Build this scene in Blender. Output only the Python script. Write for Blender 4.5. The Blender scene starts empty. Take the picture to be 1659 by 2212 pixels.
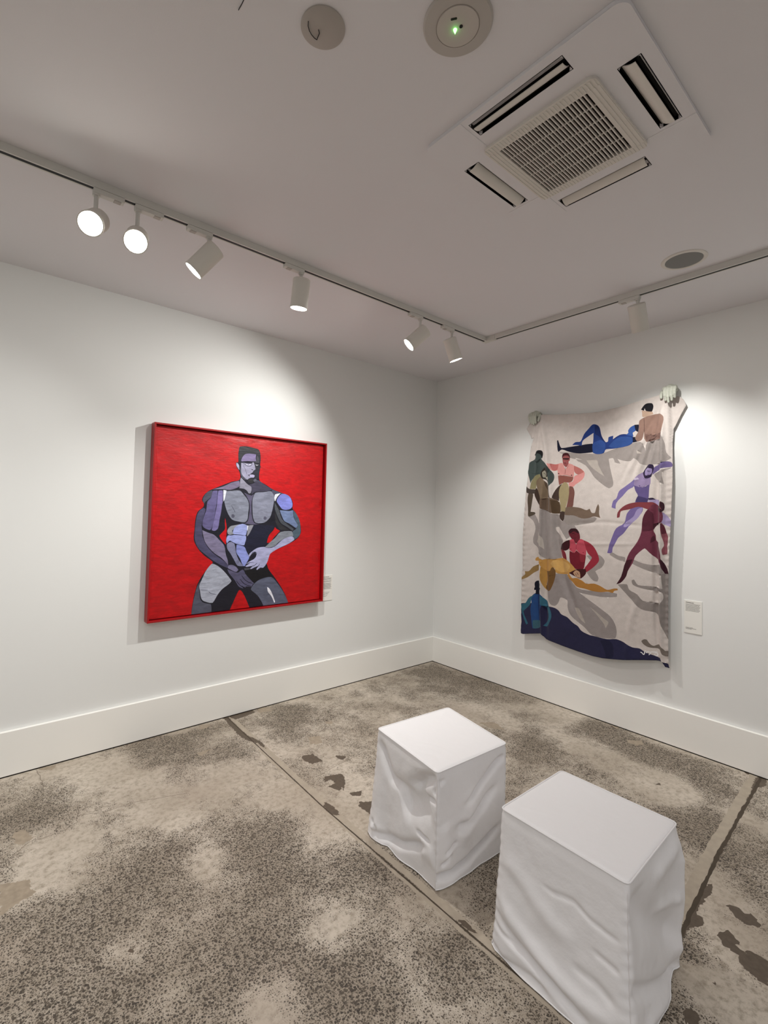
import bpy, bmesh, math, random
import numpy as np
from mathutils import Vector, Matrix, noise, geometry
random.seed(4)
SC = bpy.context.scene
COL = SC.collection

# ------------------------------------------------------------------ camera
W_, H_ = 1659, 2212
CX, CY, CZ = -3.592, -3.264, 1.5006
YAW, PITCH, ROLL, FPX = 0.6885, 0.0339, 0.0238, 1028.4
def cam_axes():
    f = Vector((math.sin(YAW)*math.cos(PITCH), math.cos(YAW)*math.cos(PITCH), math.sin(PITCH)))
    r = Vector((math.cos(YAW), -math.sin(YAW), 0)); u = r.cross(f)
    c, s = math.cos(ROLL), math.sin(ROLL)
    return c*r+s*u, -s*r+c*u, f
r_, u_, f_ = cam_axes()
cd = bpy.data.cameras.new('camera'); cam = bpy.data.objects.new('camera', cd); COL.objects.link(cam)
cam.matrix_world = Matrix(((r_.x, u_.x, -f_.x, CX), (r_.y, u_.y, -f_.y, CY), (r_.z, u_.z, -f_.z, CZ), (0, 0, 0, 1)))
cd.sensor_fit = 'VERTICAL'; cd.sensor_height = 36; cd.lens = 36*FPX/H_
cd.shift_x = 38.835/H_; cd.shift_y = -43.334/H_
cd.clip_start = .05
SC.camera = cam

# ------------------------------------------------------------------ world and exposure
SC.view_settings.view_transform = 'Standard'; SC.view_settings.look = 'None'
SC.view_settings.exposure = 0.15; SC.view_settings.gamma = 1; SC.view_settings.use_curve_mapping = False
AMBIENT = 0.33
SPOT_W = 48
FILL_W = 14
wd = bpy.data.worlds.new('gallery_ambience'); SC.world = wd; wd.use_nodes = True
bg = wd.node_tree.nodes['Background']; bg.inputs[0].default_value = (1.0, 0.99, 0.975, 1); bg.inputs[1].default_value = AMBIENT

# added fill panels, unseen behind the viewer, brightening floor and stools (housings built below)
FILL_PANELS = [(-4.75, -2.9), (-3.2, -4.7), (-5.2, -5.0)]
for i, (x, y) in enumerate(FILL_PANELS):
    ld = bpy.data.lights.new('fill_glow', 'AREA'); ld.shape = 'SQUARE'; ld.size = 1.1; ld.energy = FILL_W; ld.color = (1, 1, 1)
    lo = bpy.data.objects.new('fill_glow', ld); COL.objects.link(lo); lo.location = (x, y, 2.772)

# ------------------------------------------------------------------ helpers
def lin(c):
    return tuple(((v/255)/12.92 if v/255 <= .04045 else ((v/255+.055)/1.055)**2.4) for v in c)
def tagk(o, label=None, cat=None, group=None, kind=None):
    if label: o['label'] = label
    if cat: o['category'] = cat
    if group: o['group'] = group
    if kind: o['kind'] = kind
    return o
def empty(name, loc, label, cat, group=None, rz=0):
    o = bpy.data.objects.new(name, None); COL.objects.link(o); o.location = loc; o.rotation_euler = (0, 0, rz)
    o.empty_display_size = .05
    return tagk(o, label, cat, group)
def obj(name, bm, mats, parent=None, smooth=False, angle=None):
    me = bpy.data.meshes.new(name); bm.normal_update(); bm.to_mesh(me); bm.free()
    return objm(name, me, mats, parent, smooth, angle)
def objm(name, me, mats, parent=None, smooth=False, angle=None):
    for m in (mats if isinstance(mats, (list, tuple)) else [mats]): me.materials.append(m)
    if smooth:
        for p in me.polygons: p.use_smooth = True
        if angle: me.set_sharp_from_angle(angle=math.radians(angle))
    o = bpy.data.objects.new(name, me); COL.objects.link(o)
    if parent: o.parent = parent
    return o
def box(bm, lo, hi, bev=0, mi=0, seg=2):
    m = Matrix.Translation([(a+b)/2 for a, b in zip(lo, hi)]) @ Matrix.Diagonal([b-a for a, b in zip(lo, hi)]+[1])
    v = bmesh.ops.create_cube(bm, size=1, matrix=m)['verts']
    fs = {f for x in v for f in x.link_faces}
    for f in fs: f.material_index = mi
    if bev:
        es = list({e for x in v for e in x.link_edges})
        bmesh.ops.bevel(bm, geom=es, offset=bev, segments=seg, profile=.5, affect='EDGES')
def frame_of(d):
    d = Vector(d).normalized(); a = Vector((0, 0, 1)) if abs(d.z) < .9 else Vector((1, 0, 0))
    x = a.cross(d).normalized(); return x, d.cross(x), d
def lathe(bm, prof, o=(0, 0, 0), d=(0, 0, 1), n=48, mi=0, cap=True):
    x, y, z = frame_of(d); o = Vector(o); rings = []
    for r, h in prof:
        rings.append([bm.verts.new(o+z*h+(x*math.cos(2*math.pi*i/n)+y*math.sin(2*math.pi*i/n))*max(r, 1e-5)) for i in range(n)])
    for a, b in zip(rings, rings[1:]):
        for i in range(n):
            bm.faces.new((a[i], a[(i+1) % n], b[(i+1) % n], b[i])).material_index = mi
    if cap:
        bm.faces.new(rings[0][::-1]).material_index = mi; bm.faces.new(rings[-1]).material_index = mi
def tube(bm, pts, rad, n=10, mi=0, closed=False):
    pts = [Vector(p) for p in pts]; rings = []; N = len(pts); px = None
    for i, p in enumerate(pts):
        a = pts[(i-1) % N] if (closed or i) else p; b = pts[(i+1) % N] if (closed or i < N-1) else p
        t = (b-a).normalized()
        if px is None: px, py, _ = frame_of(t)
        px = (px-t*px.dot(t)).normalized(); py = t.cross(px)
        r = rad[i] if isinstance(rad, (list, tuple)) else rad
        rings.append([bm.verts.new(p+(px*math.cos(2*math.pi*k/n)+py*math.sin(2*math.pi*k/n))*r) for k in range(n)])
    for i in range(N if closed else N-1):
        a, b = rings[i], rings[(i+1) % N]
        for k in range(n): bm.faces.new((a[k], a[(k+1) % n], b[(k+1) % n], b[k])).material_index = mi
    if not closed:
        bm.faces.new(rings[0][::-1]); bm.faces.new(rings[-1])
def inside(P, poly):
    x, y = P[:, 0], P[:, 1]; r = np.zeros(len(P), bool); n = len(poly)
    m = (x >= poly[:, 0].min()) & (x <= poly[:, 0].max()) & (y >= poly[:, 1].min()) & (y <= poly[:, 1].max())
    if not m.any(): return r
    xs, ys = x[m], y[m]; c = np.zeros(len(xs), bool)
    for i in range(n):
        x1, y1 = poly[i]; x2, y2 = poly[(i+1) % n]
        if y1 == y2: continue
        c ^= ((y1 > ys) != (y2 > ys)) & (xs < (x2-x1)*(ys-y1)/(y2-y1)+x1)
    r[m] = c; return r
def smooth_closed(p, k=3):
    p = np.array(p, float); n = len(p); o = []
    for i in range(n):
        a, b, c, d = p[i-1], p[i], p[(i+1) % n], p[(i+2) % n]
        for j in range(k):
            t = j/k
            o.append(hermite(a, b, c, d, t))
    return np.array(o)
def hermite(a, b, c, d, t, s=.38):
    L = np.linalg.norm(c-b)
    def tan(p, q, r):
        v = r-p; n = np.linalg.norm(v); e1 = q-p; e2 = r-q
        cs = e1@e2/(np.linalg.norm(e1)*np.linalg.norm(e2)+1e-9)
        return v/(n+1e-9)*L*max(0, min(1, .2+cs))*1.0
    m0, m1 = tan(a, b, c), tan(b, c, d)
    return (2*t**3-3*t*t+1)*b+(t**3-2*t*t+t)*m0+(-2*t**3+3*t*t)*c+(t**3-t*t)*m1
def stroke(p, w):
    p = [np.array(v, float) for v in p]
    # resample smooth
    q = []
    for i in range(len(p)-1):
        a = p[i-1] if i else 2*p[0]-p[1]; d = p[i+2] if i+2 < len(p) else 2*p[-1]-p[-2]
        for j in range(3): q.append(hermite(a, p[i], p[i+1], d, j/3))
    q.append(p[-1]); L, R = [], []
    for i, v in enumerate(q):
        t = q[min(i+1, len(q)-1)]-q[max(i-1, 0)]; t = t/(np.linalg.norm(t)+1e-9); n = np.array([-t[1], t[0]])
        k = .5 if i in (0, len(q)-1) else 1
        L.append(v+n*w/2*k); R.append(v-n*w/2*k)
    return np.array(L+R[::-1])
def read_shapes(txt):
    out = []
    for l in txt.strip().split('\n'):
        w, c, rest = l.split(' ', 2)
        v = np.array([int(t) for t in rest.split()], float).reshape(-1, 2)/10000
        poly = stroke(v, int(w)/10000) if int(w) else smooth_closed(v)
        out.append((tuple(int(t) for t in c.split(',')), poly))
    return out
def cdt(outline, polys, step, extra=None):
    """triangulate the sheet inside outline so that every poly edge is an edge; value of the topmost poly per triangle (-1 none)"""
    V = []; E = []
    def add(poly, closed=True):
        i0 = len(V); n = len(poly)
        for p in poly: V.append(Vector((p[0], p[1])))
        for i in range(n if closed else n-1): E.append((i0+i, i0+(i+1) % n))
    add(outline)
    for p in polys: add(p)
    lo, hi = outline.min(0), outline.max(0)
    gx = np.arange(lo[0]+step/2, hi[0], step); gy = np.arange(lo[1]+step/2, hi[1], step)
    G = np.array([(x+(step/2 if j % 2 else 0), y) for j, y in enumerate(gy) for x in gx])
    G = G[inside(G, outline)]
    V += [Vector((p[0], p[1])) for p in G]
    r = geometry.delaunay_2d_cdt(V, E, [], 0, 1e-6, False)
    P = np.array([(v.x, v.y) for v in r[0]]); F = np.array([f for f in r[2] if len(f) == 3])
    C = P[F].mean(1); k = inside(C, outline); F = F[k]; C = C[k]
    a, b, c = P[F[:, 0]], P[F[:, 1]], P[F[:, 2]]
    ar = (b[:, 0]-a[:, 0])*(c[:, 1]-a[:, 1])-(b[:, 1]-a[:, 1])*(c[:, 0]-a[:, 0])
    F[ar < 0] = F[ar < 0][:, ::-1]
    val = np.full(len(F), -1)
    for i, p in enumerate(polys): val[inside(C, p)] = i
    return P, F, val
def colour_attr(me, name, cols):
    at = me.attributes.new(name, 'FLOAT_COLOR', 'CORNER')
    a = np.ones((len(cols)*3, 4), np.float32); a[:, :3] = np.repeat(np.array(cols, np.float32), 3, 0)
    at.data.foreach_set('color', a.ravel())

# ------------------------------------------------------------------ materials
def mat(name, col, rough=.5, spec=.5, metal=0, bump=None, var=None, emit=None, sheen=0):
    m = bpy.data.materials.new(name); m.use_nodes = True; nt = m.node_tree; b = nt.nodes['Principled BSDF']
    b.inputs['Base Color'].default_value = (*lin(col), 1); b.inputs['Roughness'].default_value = rough
    b.inputs['Specular IOR Level'].default_value = spec; b.inputs['Metallic'].default_value = metal
    if sheen: b.inputs['Sheen Weight'].default_value = sheen
    tc = nt.nodes.new('ShaderNodeTexCoord')
    if var:
        n = nt.nodes.new('ShaderNodeTexNoise'); n.inputs['Scale'].default_value = var[0]; n.inputs['Detail'].default_value = 5
        nt.links.new(tc.outputs['Object'], n.inputs['Vector'])
        mx = nt.nodes.new('ShaderNodeMix'); mx.data_type = 'RGBA'
        mx.inputs[6].default_value = (*[v*(1-var[1]) for v in lin(col)], 1); mx.inputs[7].default_value = (*[min(1, v*(1+var[1])) for v in lin(col)], 1)
        nt.links.new(n.outputs[0], mx.inputs[0]); nt.links.new(mx.outputs[2], b.inputs['Base Color'])
    if bump:
        n = nt.nodes.new('ShaderNodeTexNoise'); n.inputs['Scale'].default_value = bump[0]; n.inputs['Detail'].default_value = 4
        nt.links.new(tc.outputs['Object'], n.inputs['Vector'])
        bp = nt.nodes.new('ShaderNodeBump'); bp.inputs['Strength'].default_value = bump[1]; bp.inputs['Distance'].default_value = bump[2]
        nt.links.new(n.outputs[0], bp.inputs['Height']); nt.links.new(bp.outputs[0], b.inputs['Normal'])
    if emit:
        b.inputs['Emission Color'].default_value = (*emit[:3], 1); b.inputs['Emission Strength'].default_value = emit[3]
    return m
WALL = mat('white_wall_paint', (232, 232, 230), .55, .35, bump=(260, .12, .001))
CEIL = mat('white_ceiling_paint', (228, 226, 229), .8, .2, bump=(300, .15, .001))
TRIM = mat('white_gloss_paint', (248, 246, 241), .3, .4)
WHITE = mat('white_powder_coat', (214, 212, 206), .4, .4)
CREAM = mat('lamp_body_white', (222, 218, 210), .5, .4)
PLAST = mat('white_plastic', (222, 217, 210), .45, .4)
GREYP = mat('pale_grey_plastic', (186, 180, 174), .5, .3)
DARK = mat('dark_cavity', (26, 24, 22), .7, .2)
BLACK = mat('black_plastic', (14, 13, 13), .5, .3)
LENS = mat('lit_lamp_lens', (255, 250, 240), .3, .5, emit=(1.0, .96, .86, 30))
GREEN = mat('green_led', (120, 255, 120), .3, .5, emit=(.18, 1.0, .15, 6))
PAPER = mat('label_card', (236, 234, 228), .6, .2)
INK = mat('printed_ink', (60, 56, 52), .7, .2)
FRAME = mat('red_frame_paint', (158, 8, 16), .38, .45, var=(9, .12))
PLASTER = mat('grey_plaster', (188, 190, 178), .7, .25, bump=(120, .3, .002))
# ------------------------------------------------------------------ room shell
CEIL_Z = 2.8
R0 = -8.0
def slab(name, lo, hi, m, bev=0):
    bm = bmesh.new(); box(bm, lo, hi, bev); return tagk(obj(name, bm, m), kind='structure')
slab('wall_left', (R0, 0, -.1), (.15, .15, 2.95), WALL)
slab('wall_right', (0, R0, -.1), (.15, 0, 2.95), WALL)
ACX, ACY = -2.04, -2.43
bm = bmesh.new(); h = .3
for lo, hi in (((R0, R0), (0, ACY-h)), ((R0, ACY+h), (0, 0)), ((R0, ACY-h), (ACX-h, ACY+h)), ((ACX+h, ACY-h), (0, ACY+h))):
    box(bm, (*lo, CEIL_Z), (*hi, 2.9))
tagk(obj('ceiling', bm, CEIL), kind='structure')
# baseboards with a small shadow gap under them
BH = .2417
for nm, lo, hi in (('baseboard_left', (R0, -.024, .005), (-.024, -.0005, BH)), ('baseboard_right', (-.024, R0, .005), (-.0005, 0, BH))):
    bm = bmesh.new(); box(bm, lo, hi, .0018); tagk(obj(nm, bm, TRIM), kind='structure')

# ------------------------------------------------------------------ floor : ground concrete with exposed aggregate
FLOOR_PATCHES = [
('dark', [-21931,160,-21355,-38,-21498,-1120,-21492,-3545,-21208,-4867,-21371,-5866,-21499,-4830,-21869,-4012,-21941,-2828,-21796,-685]),
('dark', [-21248,18,-19544,-207,-19619,-718,-21076,-912,-21299,-482]),
('dark', [-21562,-12390,-21397,-12745,-21462,-13688,-21728,-13591,-21774,-12796]),
('dark', [-20054,-7941,-19431,-8083,-19376,-9082,-20024,-8995,-20218,-8450]),
('dark', [-20202,-10513,-19274,-10934,-19634,-11621,-20363,-12099,-20602,-11411,-20133,-11375,-20143,-10968,-20509,-10959]),
('dark', [-20008,-12567,-19420,-12814,-19738,-13114,-20062,-12771]),
('dark', [-20132,-13477,-19669,-13829,-20242,-14511,-20308,-13912]),
('dark', [-18370,-9041,-17982,-9493,-18298,-9735,-18542,-9393]),
('dark', [-19290,-10947,-19324,-11201,-20130,-12174,-20177,-12138]),
('dark', [-20074,-12589,-19482,-12789,-19621,-13055,-20030,-12914]),
('dark', [-20344,-13680,-19901,-13674,-19387,-13949,-20173,-15112,-20280,-14821,-20300,-14160]),
('dark', [-347,-25579,-14,-26020,-1261,-26087,-1697,-25845,-2244,-25694,-1175,-25609]),
('dark', [-12437,-26296,-11983,-26405,-12583,-26561,-13104,-26525,-13900,-26523,-14288,-26559,-14186,-26721,-14572,-26826,-14861,-26720,-15190,-26581,-15899,-26561,-16295,-26545,-16048,-26445,-15102,-26414,-14278,-26314,-13640,-26377]),
('dark', [-12879,-27143,-12643,-27369,-12753,-27668,-12525,-27846,-12925,-28188,-13067,-28172,-13324,-27877,-13230,-27546]),
('dark', [-14570,-27258,-14206,-27502,-14458,-27905,-14658,-27822,-14763,-28096,-14568,-28178,-14532,-28415,-14617,-28689,-15670,-28881,-15670,-28637,-15432,-28118,-15108,-27965,-15023,-27609]),
('dark', [-18635,-27472,-18440,-27571,-18697,-27798,-18787,-27842,-19085,-27607,-18888,-27490]),
('dark', [-435,-17488,-28,-17875,-603,-18013,-784,-17739]),
('dark', [-146,-24950,79,-25218,-338,-25200,-417,-25042]),
('dark', [-5872,-22240,-5619,-22341,-5818,-22424,-5919,-22294]),
('dark', [-16978,-27704,-16815,-27770,-16959,-27799,-17039,-27748]),
('dark', [-21608,-21116,-21429,-21435,-21481,-21970,-21651,-21611]),
('dark', [-18557,-27477,-18438,-27733,-18742,-27875,-19110,-27585]),
('dark', [-31305,-15028,-31152,-15117,-31191,-15220,-31300,-15155]),
('dark', [-27434,-18625,-27192,-18716,-27309,-18772,-27444,-18715]),
('mid', [-33943,-5837,-33535,-5868,-33410,-6430,-33185,-6694,-33686,-6931,-33941,-6560]),
('mid', [-34531,-9076,-33635,-9488,-33635,-9977,-33483,-10298,-33635,-10446,-34122,-10584,-34590,-10831]),
('mid', [-24944,-3793,-23996,-3836,-24873,-4331]),
('mid', [-18451,-6183,-17843,-6446,-18226,-7269,-18902,-7015]),
('mid', [-32534,-93,-31782,-456,-31880,-871,-32468,-513]),
('mid', [-23395,-351,-22730,-634,-23336,-1005,-23773,-762]),
('mid', [-19076,-164,-18255,-520,-18469,-1091,-19361,-907]),
('mid', [-16350,-4919,-15870,-5186,-16274,-5487,-16483,-5248]),
('mid', [-7635,-11498,-6753,-12149,-7136,-13306,-7715,-12476]),
('mid', [-389,-17483,-60,-17935,-605,-17943]),
('mid', [-2183,-19690,-1234,-19783,-1525,-19937]),
('mid', [-1738,-19042,-1066,-19726,-1829,-19879,-2099,-19321])]
CRACKS = [[-32654,-288,-32493,-1900,-32490,-2908,-31730,-4659], [-31327,-5521,-31589,-6678,-32204,-6983,-33448,-6939,-34339,-7748,-34485,-7714], [-34339,-7748,-34087,-8629], [-20387,-10234,-19152,-10012,-16958,-9770], [-31468,-6160,-30315,-6617,-29118,-6645,-26751,-7502]]
EXPOSED = [[-2.96,-1.2,0.23,0.12],[-3.28,-1.28,0.22,0.17],[-2.54,-1.27,0.18,0.2],[-2.56,-1.51,0.18,0.14],[-3.31,-0.49,0.16,0.11],[-2.56,-0.26,0.27,0.16],[-2.76,-0.01,0.18,0.12],[-1.77,-0.26,0.26,0.18],[-2.62,-2.05,0.18,0.13],[-2.82,-1.75,0.19,0.12],[-3.2,-1.59,0.21,0.09],[-2.27,-1.73,0.07,0.17],[-0.08,-0.68,0.51,0.35],[-0.16,-1.74,0.25,0.21],[-0.75,-1.6,0.17,0.17],[-0.73,-1.93,0.21,0.13],[-0.19,-2.21,0.28,0.18],[-0.42,-2.44,0.18,0.15],[-0.74,-2.44,0.15,0.16],[-0.94,-2.66,0.13,0.13],[-0.24,-1.96,0.15,0.13],[-1.63,-2.7,0.06,0.04],[-1.33,-2.71,0.03,0.04],[-2.27,-2.17,0.12,0.1],[-1.72,-2.04,0.1,0.08],[-0.27,-0.21,0.25,0.17]]
SMOOTHED = [[-2.85,-0.49,0.14,0.13],[-2.48,-0.77,0.14,0.14],[-2.78,-0.86,0.19,0.14],[-2.79,-1.29,0.1,0.1],[-2.98,-0.23,0.2,0.1],[-2.3,-1.04,0.12,0.11],[-3.31,-0.93,0.12,0.09],[-3.15,-1.54,0.05,0.05],[-2.08,-1.32,0.14,0.2],[-2.57,-1.88,0.09,0.07],[-3.18,-0.84,0.14,0.09],[-2.13,-2.01,0.11,0.08],[-0.63,-1.05,0.21,0.15],[-0.63,-1.89,0.38,0.11],[-0.59,-2.28,0.25,0.12],[-0.01,-2.16,0.29,0.07],[-0.1,-1.39,0.27,0.08],[-0.58,-2.32,0.15,0.1],[-0.57,-2.64,0.05,0.09],[-1.27,-2.67,0.06,0.05],[-1.42,-2.79,0.06,0.04],[-1.69,-2.81,0.1,0.07],[-1.32,-2.58,0.04,0.17],[-1.74,-2.75,0.07,0.03],[-2.07,-1.47,0.11,0.15],[-2.84,-1.94,0.14,0.04]]
def floor_material():
    m = bpy.data.materials.new('ground_concrete'); m.use_nodes = True; nt = m.node_tree; N = nt.nodes; L = nt.links
    b = N['Principled BSDF']; tc = N.new('ShaderNodeTexCoord')
    def nz(scale, det=5, rough=.55, dist=0):
        n = N.new('ShaderNodeTexNoise'); n.inputs['Scale'].default_value = scale; n.inputs['Detail'].default_value = det
        n.inputs['Roughness'].default_value = rough; n.inputs['Distortion'].default_value = dist; L.new(tc.outputs['Object'], n.inputs['Vector']); return n.outputs[0]
    def math_(op, a, b_=None, c=None, cl=False):
        n = N.new('ShaderNodeMath'); n.operation = op; n.use_clamp = cl
        for i, v in enumerate((a, b_, c)):
            if v is None: continue
            if isinstance(v, (int, float)): n.inputs[i].default_value = v
            else: L.new(v, n.inputs[i])
        return n.outputs[0]
    def ss(v, lo, hi):
        n = N.new('ShaderNodeMapRange'); n.interpolation_type = 'SMOOTHSTEP'; n.inputs[1].default_value = lo; n.inputs[2].default_value = hi
        L.new(v, n.inputs[0]); return n.outputs[0]
    def mix(f, a, b_):
        n = N.new('ShaderNodeMix'); n.data_type = 'RGBA'
        if isinstance(f, (int, float)): n.inputs[0].default_value = f
        else: L.new(f, n.inputs[0])
        for i, v in ((6, a), (7, b_)):
            if isinstance(v, tuple): n.inputs[i].default_value = (*lin(v), 1)
            else: L.new(v, n.inputs[i])
        return n.outputs[2]
    at = N.new('ShaderNodeAttribute'); at.attribute_name = 'exposed'
    base = mix(ss(nz(2.2, 6), .35, .65), (177, 165, 150), (203, 192, 178))
    base = mix(ss(nz(38, 4, .7), .40, .75), base, (150, 138, 122))
    base = mix(ss(nz(.9, 4), .5, .72), base, (170, 155, 140))
    # how much stone shows
    e = math_('ADD', at.outputs['Fac'], math_('MULTIPLY', math_('SUBTRACT', nz(5, 9, .72), .5), 2.6))
    e = math_('ADD', e, math_('MULTIPLY', math_('SUBTRACT', nz(1.3, 3), .5), .5))
    mask = ss(e, -.12, 1.0)
    # warped coordinates so that the chips are angular and uneven
    wn = N.new('ShaderNodeTexNoise'); wn.inputs['Scale'].default_value = 90; wn.inputs['Detail'].default_value = 2; L.new(tc.outputs['Object'], wn.inputs['Vector'])
    wm = N.new('ShaderNodeVectorMath'); wm.operation = 'MULTIPLY_ADD'; L.new(wn.outputs[1], wm.inputs[0]); wm.inputs[1].default_value = (.010, .010, .0); L.new(tc.outputs['Object'], wm.inputs[2])
    def chips(scale, lo, hi, keep):
        v = N.new('ShaderNodeTexVoronoi'); v.voronoi_dimensions = '2D'; v.inputs['Scale'].default_value = scale; L.new(wm.outputs[0], v.inputs['Vector'])
        sp = N.new('ShaderNodeSeparateColor'); L.new(v.outputs['Color'], sp.inputs[0])
        rad = math_('MULTIPLY_ADD', sp.outputs[0], hi-lo, lo)
        rad = math_('MULTIPLY', rad, math_('MULTIPLY_ADD', mask, .92, .22))
        c = ss(math_('SUBTRACT', rad, v.outputs['Distance']), -.04, .06)
        return math_('MULTIPLY', c, math_('LESS_THAN', sp.outputs[1], keep)), sp.outputs[2]
    c1, t1 = chips(128, .14, .56, .85); c2, t2 = chips(270, .2, .5, .6)
    stones = math_('MAXIMUM', c1, math_('MULTIPLY', c2, .8))
    stones = math_('MULTIPLY', stones, ss(mask, .03, .45))
    scol = mix(t1, (50, 43, 37), (92, 82, 70))
    ground = mix(math_('MULTIPLY', math_('MULTIPLY', mask, mask), .6), base, (132, 120, 105))
    col = mix(math_('MULTIPLY', stones, .95), ground, scol)
    L.new(col, b.inputs['Base Color']); b.inputs['Specular IOR Level'].default_value = .3
    rr = N.new('ShaderNodeMapRange'); rr.inputs[3].default_value = .42; rr.inputs[4].default_value = .6; L.new(mask, rr.inputs[0]); L.new(rr.outputs[0], b.inputs['Roughness'])
    bp = N.new('ShaderNodeBump'); bp.inputs['Strength'].default_value = .25; bp.inputs['Distance'].default_value = .0015
    L.new(math_('SUBTRACT', nz(60, 4), stones), bp.inputs['Height']); L.new(bp.outputs[0], b.inputs['Normal'])
    return m
FLOOR = [floor_material(),
         mat('dark_worn_aggregate', (92, 80, 68), .5, .3, var=(60, .35), bump=(120, .3, .001)),
         mat('brown_worn_patch', (156, 142, 124), .5, .3, var=(45, .35), bump=(100, .3, .001)),
         mat('joint_filler', (74, 64, 53), .6, .2, var=(30, .25)),
         mat('smooth_cement_strip', (170, 158, 142), .5, .3, var=(24, .22)),
         mat('painted_gap_shade', (40, 36, 32), .8, .1)]  # last one: dark strip painting the shade under the baseboards
def ragged(p, amp=.004, step=.008, f=60):
    p = np.asarray(p, float); o = []
    for i in range(len(p)):
        a, b = p[i], p[(i+1) % len(p)]; n = max(1, int(np.linalg.norm(b-a)/step))
        for j in range(n):
            v = a+(b-a)*j/n
            w = noise.noise_vector(Vector((v[0]*f, v[1]*f, 3.1)))
            o.append(v+np.array([w.x, w.y])*amp)
    return np.array(o)
def band(line, w0, w1, step=.02, amp=.0015):
    line = np.array(line); o1 = []; o2 = []
    for i in range(len(line)-1):
        a, b = line[i], line[i+1]; d = (b-a)/np.linalg.norm(b-a); n = np.array([-d[1], d[0]]); k = int(np.linalg.norm(b-a)/step)
        for j in range(k+(i == len(line)-2)):
            v = a+(b-a)*j/k; w = noise.noise(Vector((v[0]*25, v[1]*25, w0*90)))*amp; w2 = noise.noise(Vector((v[0]*25, v[1]*25, 5+w1*90)))*amp
            o1.append(v+n*(w0+w)); o2.append(v+n*(w1+w2))
    return np.array(o1+o2[::-1])
J1 = [(-2.150, -.026), (-2.181, -1.278), (-2.169, -2.555), (-2.16, -4.2)]
J2 = [(-.026, -2.575), (-.994, -2.610), (-1.606, -2.648), (-4.2, -2.84)]
shapes = [(band(J1, .006, .038, amp=.006), 4), (band(J1, -.02, -.006, amp=.006), 4), (band(J2, -.050, -.008, amp=.006), 4)]
for k, v in FLOOR_PATCHES:
    shapes.append((ragged(smooth_closed(np.array(v, float).reshape(-1, 2)/10000, 4), .009 if k == 'dark' else .012, .005, 85), 1 if k == 'dark' else 2))
shapes += [(band(J1, -.0035, .0035), 3), (band(J2, -.0075, .0075, amp=.006), 3)]
for v in CRACKS:
    v = np.array(v, float).reshape(-1, 2)/10000; o = []
    for i in range(len(v)-1):
        n = max(2, int(np.linalg.norm(v[i+1]-v[i])/.015))
        for j in range(n):
            p = v[i]+(v[i+1]-v[i])*j/n; w = noise.noise_vector(Vector((p[0]*45, p[1]*45, 0))); o.append(p+np.array([w.x, w.y])*.008)
    o = np.array(o+[v[-1]]); d = np.gradient(o, axis=0); d /= np.linalg.norm(d, axis=1)[:, None]; n = np.stack([-d[:, 1], d[:, 0]], 1)*.0009
    shapes.append((np.concatenate([o+n, (o-n)[::-1]]), 3))
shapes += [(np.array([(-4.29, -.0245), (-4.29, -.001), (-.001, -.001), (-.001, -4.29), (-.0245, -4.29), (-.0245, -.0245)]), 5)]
near = np.array([(-4.3, 0), (-4.3, -4.3), (0, -4.3), (0, 0)], float)
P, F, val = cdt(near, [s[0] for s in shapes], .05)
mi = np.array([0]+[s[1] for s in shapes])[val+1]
n0 = len(P)
P = np.vstack([P, [(R0, 0), (R0, R0), (0, R0), (-4.3, R0), (R0, -4.3), (-4.3, -4.3), (-4.3, 0), (0, -4.3)]])
far = [(n0+0, n0+4, n0+5, n0+6), (n0+4, n0+1, n0+3, n0+5), (n0+5, n0+3, n0+2, n0+7)]
me = bpy.data.meshes.new('floor')
me.from_pydata([(x, y, 0) for x, y in P], [], [tuple(f) for f in F.tolist()]+far)
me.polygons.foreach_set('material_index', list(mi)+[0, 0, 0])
E = np.full(len(P), .44)
for s, T in ((.62, EXPOSED), (-.60, SMOOTHED)):
    for x, y, rx, ry in T:
        rr = (rx+ry)/2*.75+.04
        E += s*np.exp(-(((P[:, 0]-x)**2+(P[:, 1]-y)**2)/(rr*rr)))
d = np.minimum(-P[:, 0], -P[:, 1]); E -= .35*np.exp(-(d/.07)**2)
E += .25*np.clip((-P[:, 0]-P[:, 1]-4.4)/1.0, 0, 1)
at = me.attributes.new('exposed', 'FLOAT', 'POINT'); at.data.foreach_set('value', E.astype(np.float32))
tagk(objm('floor', me, FLOOR), kind='structure')

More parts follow.
